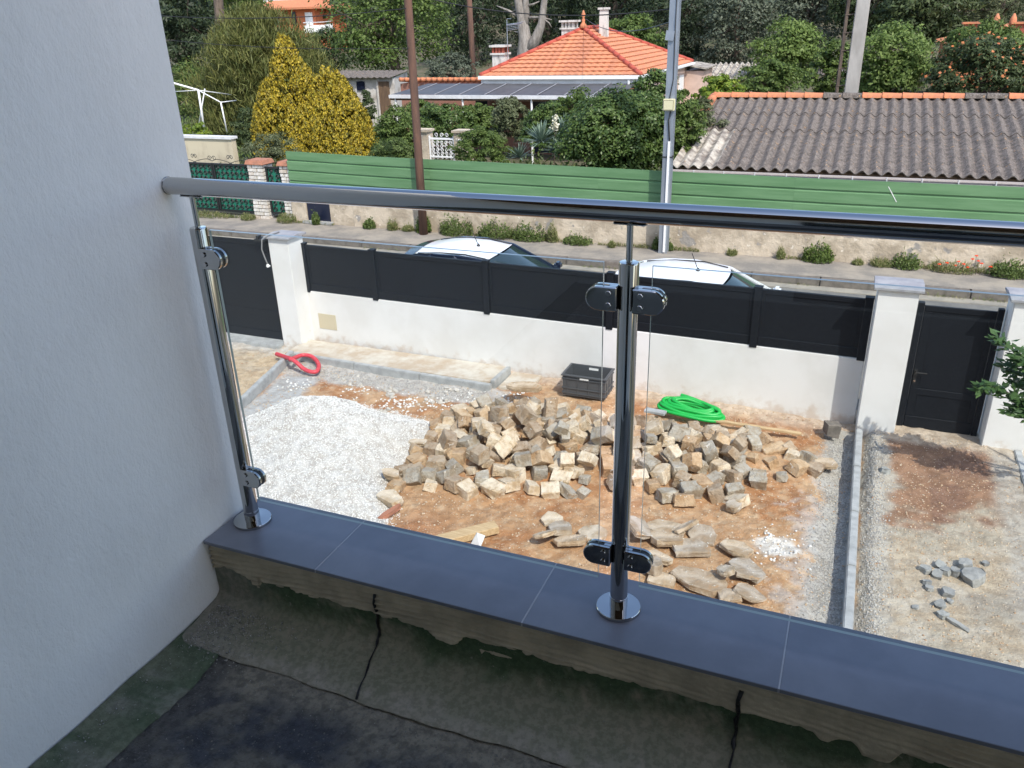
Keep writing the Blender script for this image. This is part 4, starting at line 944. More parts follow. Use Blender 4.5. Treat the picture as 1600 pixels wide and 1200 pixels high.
# ------------------------------------------------------------------ poles and wires
o = obj('utility_pole', MB().tube([(-8.92, 15.12, -3.3), (-8.90, 15.12, -1), (-8.88, 15.12, 2), (-8.87, 15.12, 4.6)], [.10, .092, .085, .078], 14), m_pole, smooth=True, label='brown creosoted timber pole on the far pavement', cat='pole')
mp = thing('utility_pole', 'galvanised steel beam pole with cream junction box on the far pavement', 'pole', (-3.2, 15.1, -3.24))
mb = MB(); X0, Y0 = -3.19, 15.12
mb.box(X0-.09, X0+.09, Y0-.09, Y0-.078, -3.3, 4.2); mb.box(X0-.09, X0+.09, Y0+.078, Y0+.09, -3.3, 4.2); mb.box(X0-.006, X0+.006, Y0-.078, Y0+.078, -3.3, 4.2)
obj('beam', mb, m_galv, mp)
jb = obj('junction_box', MB().box(X0-.11, X0+.115, Y0-.20, Y0-.095, -.37, -.15), m_cream, mp, bevel=.01); obj('box_lid', MB().box(X0-.095, X0+.10, Y0-.215, Y0-.203, -.35, -.17), m_cream, jb, bevel=.006)
obj('cable_guard', MB().box(X0+.01, X0+.05, Y0-.125, Y0-.092, -3.2, -.95), m_white, mp)
obj('conduit', MB().tube([(X0+.03, Y0-.11, -.37), (X0+.0, Y0-.12, -.55), (X0+.035, Y0-.11, -.95)], .013, 6).tube([(X0+.06, Y0-.10, 3.9), (X0+.04, Y0-.11, 1.2), (X0+.05, Y0-.10, .2), (X0+.0, Y0-.12, -.15)], .008, 5), m_black, mp, smooth=True)
obj('name_plate', MB().obox((X0-.05, Y0-.12, .98), (.16,.03,.17), Matrix.Rotation(.12,3,'Y')), m_galv, mp)
obj('strap', MB().box(X0-.10, X0+.10, Y0-.10, Y0+.10, -1.27, -1.25), m_black, mp)
cp = thing('concrete_pole', 'pale concrete power pole with a dark climbing rail rising behind the corrugated roof', 'pole', (-.12, 22.4, -3.2))
obj('shaft', MB().obox((-.06, 22.4, 1.2), (.36, .26, 8.8), None, .80), m_polec, cp, bevel=.02)
mb = MB().tube([(-.42, 22.45, -3.2), (-.40, 22.45, 5.4)], .045, 6)
for z in np.arange(-3, 5.3, .42): mb.tube([(-.44, 22.42, z), (-.16, 22.4, z+.04)], .015, 5)
obj('climbing_rail', mb, m_bark, cp)
obj('utility_pole', MB().tube([(-15.8, 33, -3), (-15.86, 33, 1), (-15.9, 33, 5)], [.14, .12, .11], 10), m_pole, smooth=True, label='distant timber pole left of the tiled house roof', cat='pole')
def wire(a, b, sag, lb, r=.010):
    a, b = Vector(a), Vector(b); pts = [a.lerp(b, t_/24)-Vector((0,0,sag*4*(t_/24)*(1-t_/24))) for t_ in range(25)]
    obj('overhead_wire', MB().tube(pts, r, 4), m_black, label=lb, cat='wire')
wire(aty(240,24,15.2), (-8.87,15.0,1.62), .12, 'black overhead wire from the timber pole towards the left house wall, upper', .009)
wire(aty(240,60,15.2), (-8.87,15.0,.85), .1, 'thin overhead wire crossing in front of the golden cypress tip', .007)
wire((-8.87,15.2,1.9), (-3.19,15.2,1.45), .25, 'black overhead wire between the timber pole and the steel pole', .011)
wire((-3.19,15.2,1.55), (-.1,22.3,3.4), .2, 'black overhead wire from the steel pole to the concrete pole', .011)
wire((-3.19,15.2,1.25), (-9.4,29.0,1.3), .3, 'service wire from the steel pole to the tiled house', .011)
# ================================================================== BEYOND THE STREET
def tz(x, y): return -3.05 + .10*max(0, y-40) + .06*max(0, y-75)
xs = np.linspace(-120, 80, 160); ys = np.concatenate([np.linspace(15.66, 60, 60), np.linspace(61.5, 160, 40)])
P = [[(x, y, tz(x, y)+.35*(float(fbm(x, y, .25, 4, 9))-.5)-(.15 if y < 17 else 0)) for y in ys] for x in xs]
struct('far_ground', MB().grid(P), m_earth, smooth=True)
struct('base_ground', MB().box(-130, 90, -30, 16.2, -3.62, -3.46), m_earth)

# corrugated roof building
cb = thing('corrugated_building', 'long low building with weathered corrugated fibre cement roof behind the green fence', 'building', (2, 18.5, -3.1))
obj('front_wall', MB().box(-3.05, 9.5, 16.35, 16.5, -3.2, -1.62), m_oldwall, cb); obj('gable_wall', MB().add([(-3.05,16.35,-3.2),(-3.05,24.5,-3.2),(-3.05,24.5,-1.7),(-3.05,20.6,-.75),(-3.05,16.35,-1.67)], [(0,1,2,3,4)]), m_oldwall, cb)
YE, ZE, YR, ZR = 16.02, -1.60, 20.8, -.63
def roofz(y): return ZE + (ZR-ZE)*(y-YE)/(YR-YE)
rows = [(YE, 18.45), (18.35, 19.6), (19.5, YR)]; pitch = .235
sw = pitch*4; k = 0; x = -3.3
while x < 9.3:
    for ri, (a, b) in enumerate(rows):
        P = []; N = 33
        for i in range(N):
            xx = x + (sw+.03)*i/(N-1); r = []
            for y in np.linspace(a, b, 5):
                zz = roofz(y) + .038*math.cos(2*math.pi*(xx+3.3)/pitch) + .007*ri + .010*(b-y)/(b-a) + .004*(k % 2)
                r.append((xx, y - .012*rnd.random()*(y == a), zz))
            P.append(r)
        mb = MB().grid(P)
        P2 = [[(p[0][0], p[0][1]+.001, p[0][2]), (p[0][0], p[0][1]+.004, p[0][2]-.014)] for p in P]; mb.grid(P2)
        obj('roof_sheet', mb, m_fibro_w if k == 0 and ri == 0 else m_fibro, cb, smooth='auto')
    x += sw; k += 1
obj('rear_roof', MB().add([(-3.3,YR,ZR),(9.3,YR,ZR),(9.3,25,-1.6),(-3.3,25,-1.6)], [(0,1,2,3)]), m_fibro, cb)
x = -3.28; k = 0
while x < 9.2:
    n = 8; vs = []
    for e, rr in ((0, .135), (.44, .118)):
        for i in range(n+1): a = math.pi*i/n; vs.append((x+e, YR-.02+rr*math.cos(a), ZR+.02+rr*.85*math.sin(a)))
    mb = MB().add(vs, [(i, i+1, n+1+i+1, n+1+i) for i in range(n)]); 
    mb.tube([(x+.0, YR-.02+.138*math.cos(math.pi*i/8), ZR+.02+.118*math.sin(math.pi*i/8)) for i in range(9)], .012, 4)
    obj('ridge_tile', mb, m_fibro if k in (6, 7, 13, 14, 22) else m_ridge, cb, smooth=True); x += .44; k += 1
x = 0
for i in range(3): # rake tiles top-left
    y0 = 20.75-i*.44; obj('rake_tile', MB().tube([(-3.3, y0, roofz(y0)+.04), (-3.3, y0-.42, roofz(y0-.42)+.045)], [.10,.11], 8), m_ridge, cb, smooth=True)
gt = obj('gutter', MB().grid([[(x_, YE-.03-.075*math.sin(math.pi*u), ZE-.075-.07*math.sin(math.pi*u)*0-.06*(1-abs(2*u-1))) for u in np.linspace(0,1,7)] for x_ in (-3.25, 9.3)]), MAT('gutter', (.50,.44,.41), .6), cb)
obj('gutter_lip', MB().bar((-3.25, YE-.115, ZE-.062), (9.3, YE-.115, ZE-.062), .02, .035), MAT('gutter_edge', (.52,.46,.43), .6), cb)
for x_ in np.arange(-2.8, 9.2, .62): obj('gutter_bracket', MB().bar((x_, YE-.128, ZE-.045), (x_, YE-.128, ZE-.12), .018, .02), m_fascia, cb)
obj('eave_board', MB().box(-3.2, 9.4, YE+.10, YE+.13, ZE-.22, ZE-.02), m_brownwood, cb)

# hip roof house
hs = thing('tiled_house', 'single storey house with orange tiled hip roof and three chimneys', 'house', (-9.4, 30, -3.1))
EA, EB, EC, ED = Vector((-12.3,26,-.45)), Vector((-6.6,26.15,-.45)), Vector((-6.45,34,-.45)), Vector((-12.3,34,-.45)); A1, A2 = Vector((-9.45,28.9,.95)), Vector((-9.45,31.1,.95))
obj('front_wall', MB().box(-12.1, -6.8, 26.35, 26.5, -3.2, -.5), m_housewall, hs); obj('side_wall', MB().box(-6.8, -6.65, 26.35, 33.9, -3.2, -.5), m_pinkwall, hs); obj('rear_walls', MB().box(-12.1, -11.95, 26.51, 33.9, -3.2, -.5).box(-11.94, -6.81, 33.7, 33.9, -3.2, -.5), m_pinkwall, hs)
def courses(a, b, c, d, n, nm='tile_course'):   # a-b eave, d-c top
    nrm = (b-a).cross(d-a).normalized()
    if nrm.z < 0: nrm = -nrm
    for k in range(n):
        t0, t1 = k/n, min(1, (k+1.12)/n); p, q = a.lerp(d, t0), b.lerp(c, t0); r, s = b.lerp(c, t1), a.lerp(d, t1)
        W = max(1, int((q-p).length/.24)); P = []
        for i in range(W*4+1):
            u = i/(W*4); wv = .010*math.sin(2*math.pi*u*W)
            lo = p.lerp(q, u)+nrm*(.062+wv+rnd.uniform(-.004,.004)); hi = s.lerp(r, u)+nrm*(.012+wv)
            P.append([lo-nrm*.045, lo, lo.lerp(hi, .5), hi])
        obj(nm, MB().grid(P), m_rooft, hs)
courses(EA, EB, A1, A1, 12); courses(EB, EC, A2, A1, 12); courses(EC, ED, A2, A2, 6); courses(ED, EA, A1, A2, 8)
for a, b in ((EA,A1),(EB,A1),(EC,A2),(ED,A2),(A1,A2)):
    n = max(1, int((b-a).length/.36))
    for i in range(n):
        p, q = a.lerp(b, i/n)+Vector((0,0,.05)), a.lerp(b, (i+1.1)/n)+Vector((0,0,.05)); obj('ridge_tile', MB().tube([p, q], [.085,.07], 7), m_redridge, hs, smooth=True)
obj('finial', MB().lathe(A1+Vector((0,-.02,.05)), [(.17,0),(.10,.12),(.05,.20),(.07,.27),(.03,.33),(.085,.42),(.05,.50),(.02,.58)], 12), m_ridge, hs, smooth=True)
obj('fascia', MB().box(-12.28, -6.64, 26.05, 26.12, -.68, -.50).box(-6.70, -6.63, 26.2, 33.9, -.62, -.50), m_fascia, hs)
g = MB().box(-12.34, -6.6, 25.93, 26.02, -.53, -.42).bar((-6.52,26.05,-.475),(-6.38,34,-.475),.09,.09); g.tube([(-6.95,26.0,-.53),(-6.95,26.02,-.75)], .05, 8); obj('gutter', g, m_white, hs)
# awning roof over the terrace
aw = obj('terrace_roof', MB().add([(-14.75,24.0,-.87),(-6.7,24.0,-.90),(-6.7,26.04,-.685),(-14.4,26.04,-.67)], [(0,1,2,3)]), m_awning, hs)
for i, x_ in enumerate(np.arange(-14.0, -6.8, .92)): obj('joint_strip', MB().bar((x_, 24.0, -.862), (x_-.02, 26.03, -.655), .028, .012), m_cap, aw)
obj('front_beam', MB().box(-14.8, -6.7, 23.92, 23.99, -.99, -.88), m_fascia, aw); obj('beam_shadow_board', MB().box(-14.8, -6.7, 24.0, 24.04, -1.06, -.93), m_brownwood, aw)
for x_ in (-14.6, -13.55, -12.05, -9.6): obj('post', MB().tube([(x_, 24.02, -3.1), (x_, 24.02, -1.0)], .035, 8), m_white, aw)
obj('window', MB().box(-12.95+.3, -12.2, 26.30, 26.345, -2.0, -1.1), m_navy, hs); obj('patio_window', MB().box(-10.5, -9.2, 26.3, 26.345, -3.0, -1.1), m_navy, hs)
obj('shutter', MB().box(-6.645, -6.60, 32.4, 33.2, -1.75, -.85), m_white, hs)
obj('lean_to', MB().box(-6.64, -5.9, 33.6, 35.6, -3.1, -.75), m_pinkwall, hs); obj('lean_to_roof', MB().bar((-6.6,34.6,-.52),(-5.75,34.6,-.66),2.3,.06), m_fibro_w, hs)
wg_ = obj('side_wing', MB().box(-16.2, -12.35, 27.2, 28.1, -3.2, -.76), m_housewall, hs)
for i, x_ in enumerate(np.arange(-16.1, -12.4, .23)): obj('tile', MB().tube([(x_, 27.05, -.60), (x_, 28.2, -.72)], .085, 6), m_ridge, wg_, smooth=True)
def chimney(cx, cy, z0, z1, w_, d_, red, lb=None):
    c = obj('chimney', MB().box(cx-w_/2, cx+w_/2, cy-d_/2, cy+d_/2, z0, z1), m_chim, hs, bevel=.01)
    obj('collar', MB().box(cx-w_/2-.05, cx+w_/2+.05, cy-d_/2-.05, cy+d_/2+.05, z1, z1+.06), m_chim, c)
    for k in range(4):
        xx = cx-w_/2+.045+(w_-.09)*k/3
        for yy in (cy-d_/2+.055, cy+d_/2-.055): obj('vent_brick', MB().box(xx-.04, xx+.04, yy-.045, yy+.045, z1+.061, z1+.25), m_brickred if red else m_chim, c)
    obj('cap', MB().box(cx-w_/2-.07, cx+w_/2+.07, cy-d_/2-.07, cy+d_/2+.07, z1+.251, z1+.32), m_chim, c)
    return c
c = chimney(-12.0, 27.2, -.7, .22, .46, .5, True)
chimney(-10.55, 30.6, .1, .95, .50, .55, False)
obj('chimney', MB().obox((-8.9, 29.6, 1.08), (.30, .34, 1.0), None, .86), m_chim, hs, bevel=.01); obj('chimney_cap', MB().obox((-8.9, 29.6, 1.62), (.36, .38, .07)), m_chim, hs)
an = thing('tv_aerial', 'small rake shaped television aerial on a mast beside the left chimney', 'aerial', (-11.72, 27.2, .2))
mb = MB().tube([(-11.72,27.2,.1),(-11.72,27.2,1.35)], .014, 5).tube([(-11.72,27.2,1.18),(-11.1,27.1,1.22)], .012, 4)
for k in range(9): mb.tube([(-11.68+.07*k,27.2-.15,1.18+.01*k),(-11.68+.07*k,27.35,1.18+.01*k)], .008, 4)
mb.tube([(-11.72,27.2,1.38),(-11.55,27.2,1.38)], .01, 4)
for k in range(5): mb.tube([(-11.7,27.1,1.0+.05*k),(-11.25+.03*k,27.1,1.05+.05*k)], .008, 4)
obj('mast', mb, m_galv, an)

# whitewashed shed
sh = thing('shed', 'whitewashed shed with brown board door behind the golden cypress', 'shed', (-21, 33, -3))
sxa, sxb = aty(480,120,32).x, aty(613,120,32).x; fc = aty(636,112,34.6); zt_ = aty(613,120,32).z-.04
obj('front_wall', MB().box(sxa, sxb, 32, 32.15, -3.1, zt_), m_shedw, sh)
obj('side_wall', MB().add([(sxb,32.151,-3.1),(fc.x,34.6,-3.1),(fc.x,34.6,fc.z),(sxb,32.151,zt_)], [(0,1,2,3)]), m_shedw, sh)
def shx(px): return aty(px,140,32).x
d = obj('door', MB().box(shx(593), shx(609), 31.93, 31.99, -3.0, aty(600,127,32).z), m_brownwood, sh); obj('window', MB().box(shx(559), shx(571), 31.94, 31.99, aty(565,141,32).z, aty(565,127,32).z), m_navy, sh); obj('door_frame', MB().box(shx(590.5), shx(592.7), 31.9, 31.99, -3.0, zt_), m_shedw, sh)
P = [[(x_+(.9 if y_ > 33 else 0)*0, y_, (zt_+.03 if y_ < 33 else fc.z+.06)+.022*math.cos(x_*2*math.pi/.3)) for y_ in (31.7, 34.7)] for x_ in np.linspace(sxa-.3, sxb+.15, 130)]
P = [[r[0], (r[1][0]+(fc.x-sxb)*(i_/129.0), r[1][1], r[1][2])] for i_, r in enumerate(P)]
obj('corrugated_roof', MB().grid(P), m_fibro, sh)
# orange house on the slope
oh = thing('orange_house', 'two storey orange rendered house with white balcony on the slope above the golden cypress', 'house', (-45, 62, -1))
obj('wall', MB().box(-48.5, -43.0, 60.5, 65, -1, 2.75), m_orange, oh)
obj('roof', MB().add([(-49.2,59.8,2.65),(-42.3,59.8,2.65),(-42.3,65.6,2.65),(-49.2,65.6,2.65),(-46.6,62.5,4.0),(-44.9,62.5,4.0),(-49.2,59.8,2.8),(-42.3,59.8,2.8),(-42.3,65.6,2.8),(-49.2,65.6,2.8)], [(0,3,2,1),(0,1,7,6),(1,2,8,7),(2,3,9,8),(3,0,6,9),(6,7,5,4),(7,8,5),(8,9,4,5),(9,6,4)]), m_ridge, oh)
obj('white_block', MB().box(-48.6, -45.4, 61.2, 64, 2.85, 4.8), m_fascia, oh)
obj('window', MB().box(-43.95, -43.25, 60.42, 60.49, 1.45, 2.4), m_white, oh); obj('window', MB().box(-45.25, -44.9, 60.42, 60.49, 1.4, 2.5), m_navy, oh)
bl = obj('balcony', MB().add([(-43.6,60.4,1.0),(-42.9,58.6,.85),(-41.3,59.2,.85),(-41.3,60.4,1.0),(-43.6,60.4,1.5),(-42.9,58.6,1.4),(-41.3,59.2,1.42),(-41.3,60.4,1.5)], [(0,3,2,1),(0,1,5,4),(1,2,6,5),(2,3,7,6)]), m_white, oh)
obj('balcony_rail', MB().tube([(-43.6,60.4,1.68),(-42.9,58.6,1.6),(-41.3,59.2,1.62),(-41.3,60.4,1.68)], .03, 5), m_fascia, bl)
# small roofs at the right
r2 = thing('outbuilding', 'low outbuilding with grey corrugated roof right of the tiled house', 'building', (-4.3, 36, -3))
obj('wall', MB().box(-6.0, -3.2, 36.2, 38.5, -3.1, -1.25), m_oldwall, r2)
obj('corrugated_roof', MB().grid([[(x_, y_, -1.25+.55*(y_-35.6)/2.6+.05*math.cos(x_*2*math.pi/.24)) for y_ in (35.6, 38.2)] for x_ in np.linspace(-6.2, -3.0, 110)]), m_fibro_w, r2)
r3 = thing('outbuilding', 'tiny shed with grey roof between the light green trees right of centre', 'shed', (-.6, 38, -3))
obj('wall', MB().box(-1.6, .2, 38.2, 39.5, -3.1, -1.2), m_oldwall, r3); obj('corrugated_roof', MB().grid([[(x_, y_, -1.15+.4*(y_-37.6)/2.1+.03*math.cos(x_*2*math.pi/.24)) for y_ in (37.6, 39.7)] for x_ in np.linspace(-1.8, .4, 80)]), m_fibro, r3)
p = aty(1540, 50, 38); r4 = thing('villa', 'villa with terracotta chimneys hidden behind flowering trees at the top right', 'house', (p.x+2, 40, -3))
obj('wall', MB().box(p.x-1.2, p.x+5, 39, 44, -3.1, .0), m_ridge, r4); obj('roof', MB().add([(p.x-1.4,38.6,-.05),(p.x+5.4,38.6,-.05),(p.x+5.4,44.4,-.05),(p.x-1.4,44.4,-.05),(p.x+1,41,.6),(p.x+3,41,.6)], [(0,1,5,4),(1,2,5),(2,3,4,5),(3,0,4),(0,3,2,1)]), m_ridge, r4)
for px_ in (1516, 1592):
    q = aty(px_, 45, 38.5); c = obj('chimney', MB().box(q.x-.22, q.x+.22, 38.3, 38.8, q.z-.5, q.z+.18), m_brickred, r4); obj('cap', MB().box(q.x-.33, q.x+.33, 38.2, 38.9, q.z+.181, q.z+.25), m_ridge, c)
for px_ in (1556, 1582):
    q = aty(px_, 38, 38.7); obj('finial', MB().lathe((q.x, 38.7, q.z-.35), [(.14,0),(.06,.15),(.14,.35),(.12,.55),(.03,.75)], 10), m_ridge, r4, smooth=True)
# stained beige wall and pergola behind the green gates
bw = thing('stained_wall', 'short beige rendered wall with dark stains behind the green double gate', 'wall', (-18, 18.2, -3.1))
obj('wall_body', MB().box(-21.5, -16.72, 18.0, 18.2, -3.2, -1.62), m_beigewall, bw); obj('coping', MB().box(-21.5, -16.68, 17.95, 18.25, -1.618, -1.55), m_fascia, bw)
pg = thing('pergola_frame', 'white tubular pergola frame without cover in the far left garden', 'pergola', (-21, 22.5, -3))
mb = MB(); r_ = .035
J1 = aty(275,131,22); J2 = aty(310,141,22); J3 = aty(345,160,22); J4 = aty(369,157,23.4); J5 = aty(362,148,24.5); J6 = aty(276,143,23.5); J0 = J1+(J1-J2)*3
for a, b, rr in ((J0,J2,.034),(J2,J3,.022),(J3,J4,.018),(J2,J5,.018),(J6+(J6-J2)*.5,J2,.014)): obj('tube', MB().tube([a, b], rr, 7), m_white, pg, smooth=True)
for a, px_, py_, yy, rr in ((J2,317,188,22,.038),(J2+Vector((-.25,.6,0)),312,188,22.6,.022),(J3,352,193,22,.026)):
    b = aty(px_, py_, yy); b = b+(b-a)*.4; obj('leg', MB().tube([a, b], rr, 7), m_white, pg, smooth=True)
# white garden gate
ww = thing('garden_gate', 'small white wrought iron gate between two stone posts behind the green fence', 'gate', (-10, 19, -3))
for x0_, x1_ in ((-11.12,-10.76), (-9.94+.0,-9.52)):
    pp = obj('post', MB().box(x0_, x1_, 19, 19.35, -3.1, -1.42), m_oldwall, ww); obj('post_cap', MB().box(x0_-.04, x1_+.04, 18.95, 19.4, -1.419, -1.36), m_oldwall, ww)
obj('number_plate', MB().box(-9.80, -9.68, 18.985, 18.998, -1.68, -1.58), m_white, ww)
gt_ = obj('gate_leaf', MB().box(-10.74,-10.70,19.05,19.09,-2.9,-1.52).box(-10.0,-9.96,19.05,19.09,-2.9,-1.52).box(-10.70,-10.0,19.05,19.09,-1.62,-1.57).box(-10.70,-10.0,19.05,19.09,-2.1,-2.06), m_white, ww)
mb = MB()
for i in range(5):
    for j_ in range(5): scroll(mb, -10.62+.135*i, -1.70-.10*j_, .055, 19.07, 1 if (i+j_) % 2 else -1, 1.3, .009)
for i in range(3): scroll(mb, -10.5+.16*i, -1.50, .06, 19.07, 1 if i % 2 else -1, 1.2, .008)
obj('scrollwork', mb, m_white, gt_, kind='stuff')

# ================================================================== VEGETATION
G_ = lambda *c: [tuple(x) for x in c]
P_DARK = leafmat('pine_needles', G_((.022,.038,.016),(.034,.054,.022),(.052,.070,.030),(.018,.03,.014)), .15)
P_DARK2 = leafmat('dark_foliage', G_((.032,.050,.020),(.06,.088,.030),(.095,.125,.045),(.03,.045,.018)), .25)
P_MID = leafmat('green_foliage', G_((.065,.105,.024),(.105,.165,.036),(.16,.22,.055),(.05,.08,.02)), .35)
P_BRIGHT = leafmat('bright_foliage', G_((.11,.17,.038),(.16,.235,.055),(.22,.29,.085),(.08,.125,.03)), .4)
P_GLOSS = leafmat('glossy_foliage', G_((.045,.08,.02),(.07,.12,.028),(.11,.17,.042),(.145,.20,.06)), .3, .4)
P_OLIVE = leafmat('olive_foliage', G_((.085,.105,.045),(.12,.14,.065),(.15,.17,.085),(.07,.085,.04)), .25)
P_GREY = leafmat('grey_green_foliage', G_((.075,.095,.06),(.11,.13,.085),(.14,.16,.11),(.06,.075,.045)), .2)
P_GOLD = leafmat('golden_foliage', G_((.37,.29,.025),(.52,.38,.032),(.27,.24,.028),(.12,.11,.022),(.50,.37,.03),(.09,.07,.018)), .25)
P_YEL = leafmat('yellow_green_foliage', G_((.25,.32,.03),(.17,.26,.035),(.10,.17,.03),(.32,.36,.05)), .35)
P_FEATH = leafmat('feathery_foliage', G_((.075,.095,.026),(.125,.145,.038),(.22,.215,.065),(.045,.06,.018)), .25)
P_DRY = leafmat('dry_grass', G_((.30,.27,.13),(.16,.19,.06),(.10,.15,.04),(.38,.33,.18)), .3)
P_WEED = leafmat('weeds', G_((.07,.11,.03),(.12,.175,.045),(.17,.22,.07),(.05,.075,.03)), .3)
P_FLOW = leafmat('orange_flowers', G_((.50,.16,.05),(.62,.25,.10),(.42,.12,.05)), .2)
P_CREAM = leafmat('cream_flowers', G_((.75,.72,.55),(.8,.78,.66),(.65,.62,.4)), .2)
P_POPPY = leafmat('poppy_petals', G_((.72,.05,.02),(.8,.09,.03)), .3)
P_YUC = leafmat('yucca_leaves', G_((.14,.20,.15),(.19,.26,.19),(.10,.15,.11)), .1)

def leaf_mesh(name, P, Nn, L, W, mat, parent=None, D=None, **k):
    n = len(P); P = np.asarray(P); Nn = Nn/np.linalg.norm(Nn, axis=1, keepdims=True)
    if D is None: D = RNG.normal(size=(n, 3))
    D = D - Nn*(D*Nn).sum(1, keepdims=True); D /= np.linalg.norm(D, axis=1, keepdims=True)+1e-9; S_ = np.cross(Nn, D)
    L = np.broadcast_to(L, (n,))[:, None]; W = np.broadcast_to(W, (n,))[:, None]
    V = np.stack([P-D*L*.5, P+S_*W*.5-Nn*W*.12+D*L*.02, P+D*L*.5, P-S_*W*.5-Nn*W*.12+D*L*.02], 1).reshape(-1, 3)
    F = np.arange(4*n).reshape(n, 4)
    return np_mesh(name, V, F, mat, parent, **k)
SH = {'ell': lambda h: np.sqrt(np.clip(1-(2*h-1)**2, 0, 1)), 'dome': lambda h: np.sqrt(np.clip(1-h**2.2, 0, 1)),
      'cone': lambda h: np.clip(1-h, 0, 1)**.8*np.clip(h*9, .72, 1), 'drop': lambda h: np.clip(1-h, 0, 1)**.62*np.clip(.72+h*1.4, 0, 1), 'flame': lambda h: np.interp(h, [0,.15,.4,.62,.78,.88,.95,1], [.80,.95,.86,.62,.34,.17,.12,.04]), 'tall': lambda h: np.clip(1-h**3, 0, 1)**.6}
def cloud(c, R, H, shape, ncl, per, rc, seed, up=.35, inner=.45, lump=.25):
    r = np.random.default_rng(seed); h = r.uniform(0, 1, ncl*3); f = SH[shape](h); keep = r.uniform(0, 1, ncl*3) < f*.9+.12; h = h[keep][:ncl]; f = f[keep][:ncl]; m_ = len(h)
    a = r.uniform(0, 2*math.pi, m_); fr = np.where(r.uniform(size=m_) < inner, r.uniform(.15, .8, m_), r.uniform(.78, 1.0, m_))
    wob = 1+lump*(fbm(np.cos(a)*2+seed*.37, np.sin(a)*2+h*3, 1.3, 3, seed)-.5)*2
    C_ = np.stack([c[0]+np.cos(a)*f*R[0]*fr*wob, c[1]+np.sin(a)*f*R[1]*fr*wob, c[2]+h*H*(1+.0*wob)], 1)
    rcs = rc*r.uniform(.55, 1.35, m_)
    d = r.normal(size=(m_, per, 3)); d /= np.linalg.norm(d, axis=2, keepdims=True); d[:, :, 2] = np.where(d[:, :, 2] < -.35, -d[:, :, 2]*.7, d[:, :, 2])
    q = r.uniform(.35, 1.1, (m_, per, 1))**.6
    P = C_[:, None]+d*q*rcs[:, None, None]*np.array([1, 1, .78])
    out = np.stack([np.cos(a)*.5, np.sin(a)*.5, h-.3], 1)[:, None]
    Nn = d*.7+out*.5+r.normal(size=d.shape)*.45+np.array([0, 0, up])
    return P.reshape(-1, 3), Nn.reshape(-1, 3), C_
def plant(name, label, cat, cx, top, bot, hw, Y, mat, shape='ell', leaf=.12, asp=.5, ncl=60, per=60, group=None, depth=.8, up=.35, trunk=True, seed=None, lump=.3, rc=.30, vert=0, extra=None, bark=None, ground=None):
    pt, pb = aty(cx, top, Y), aty(cx, bot, Y); mid = (pt+pb)/2; s = (mid-CAM).dot(_f)/F_PX; R = hw*s; H = pt.z-pb.z
    seed = seed or int(abs(cx*7+top*13+Y*3)) % 99991
    zg = tz(mid.x, Y) if ground is None else ground
    t = thing(name, label, cat, (mid.x, Y, zg), group)
    P, N_, C_ = cloud((mid.x, Y, pb.z), (R*.88, R*depth), H*.94, shape, ncl, per, rc*min(R, H*.6), seed, up=up, lump=lump)
    L = leaf*RNG.uniform(.6, 1.25, len(P)); D = None
    if vert: D = np.array([0, 0, 1.0])*vert+RNG.normal(size=(len(P), 3))*.45+np.c_[(P[:, :2]-np.array([mid.x, Y]))/R*.5, np.zeros(len(P))]; N_ = RNG.normal(size=(len(P), 3))
    leaf_mesh('crown', P, N_, L, L*asp, mat, t, D=D)
    if trunk:
        mb = MB(); top_ = Vector((mid.x, Y, pb.z+H*.55)); tr = max(.06, R*.07)
        mb.tube([(mid.x+.1*R, Y, zg-.2), (mid.x+.03*R, Y, zg+(top_.z-zg)*.5), top_], [tr*1.3, tr, tr*.5], 8)
        for i in range(min(7, len(C_))):
            q = C_[i*7 % len(C_)]; st = Vector((mid.x, Y, zg+(top_.z-zg)*rnd.uniform(.45, .95))); mb.tube([st, st.lerp(Vector(q), .5)+Vector((0,0,.1)), q], [tr*.45, tr*.3, tr*.1], 5)
        obj('trunk', mb, bark or m_bark, t, smooth=True)
    if extra:
        m2, n2, l2 = extra; idx = RNG.integers(0, len(P), n2); idx = idx[P[idx, 2] > pb.z+H*.25]
        leaf_mesh('blossom', P[idx]+N_[idx]*.05*R/np.linalg.norm(N_[idx], axis=1, keepdims=True), N_[idx], l2, l2*.8, m2, t)
    return t
TR = 'trees on the slope behind the houses'
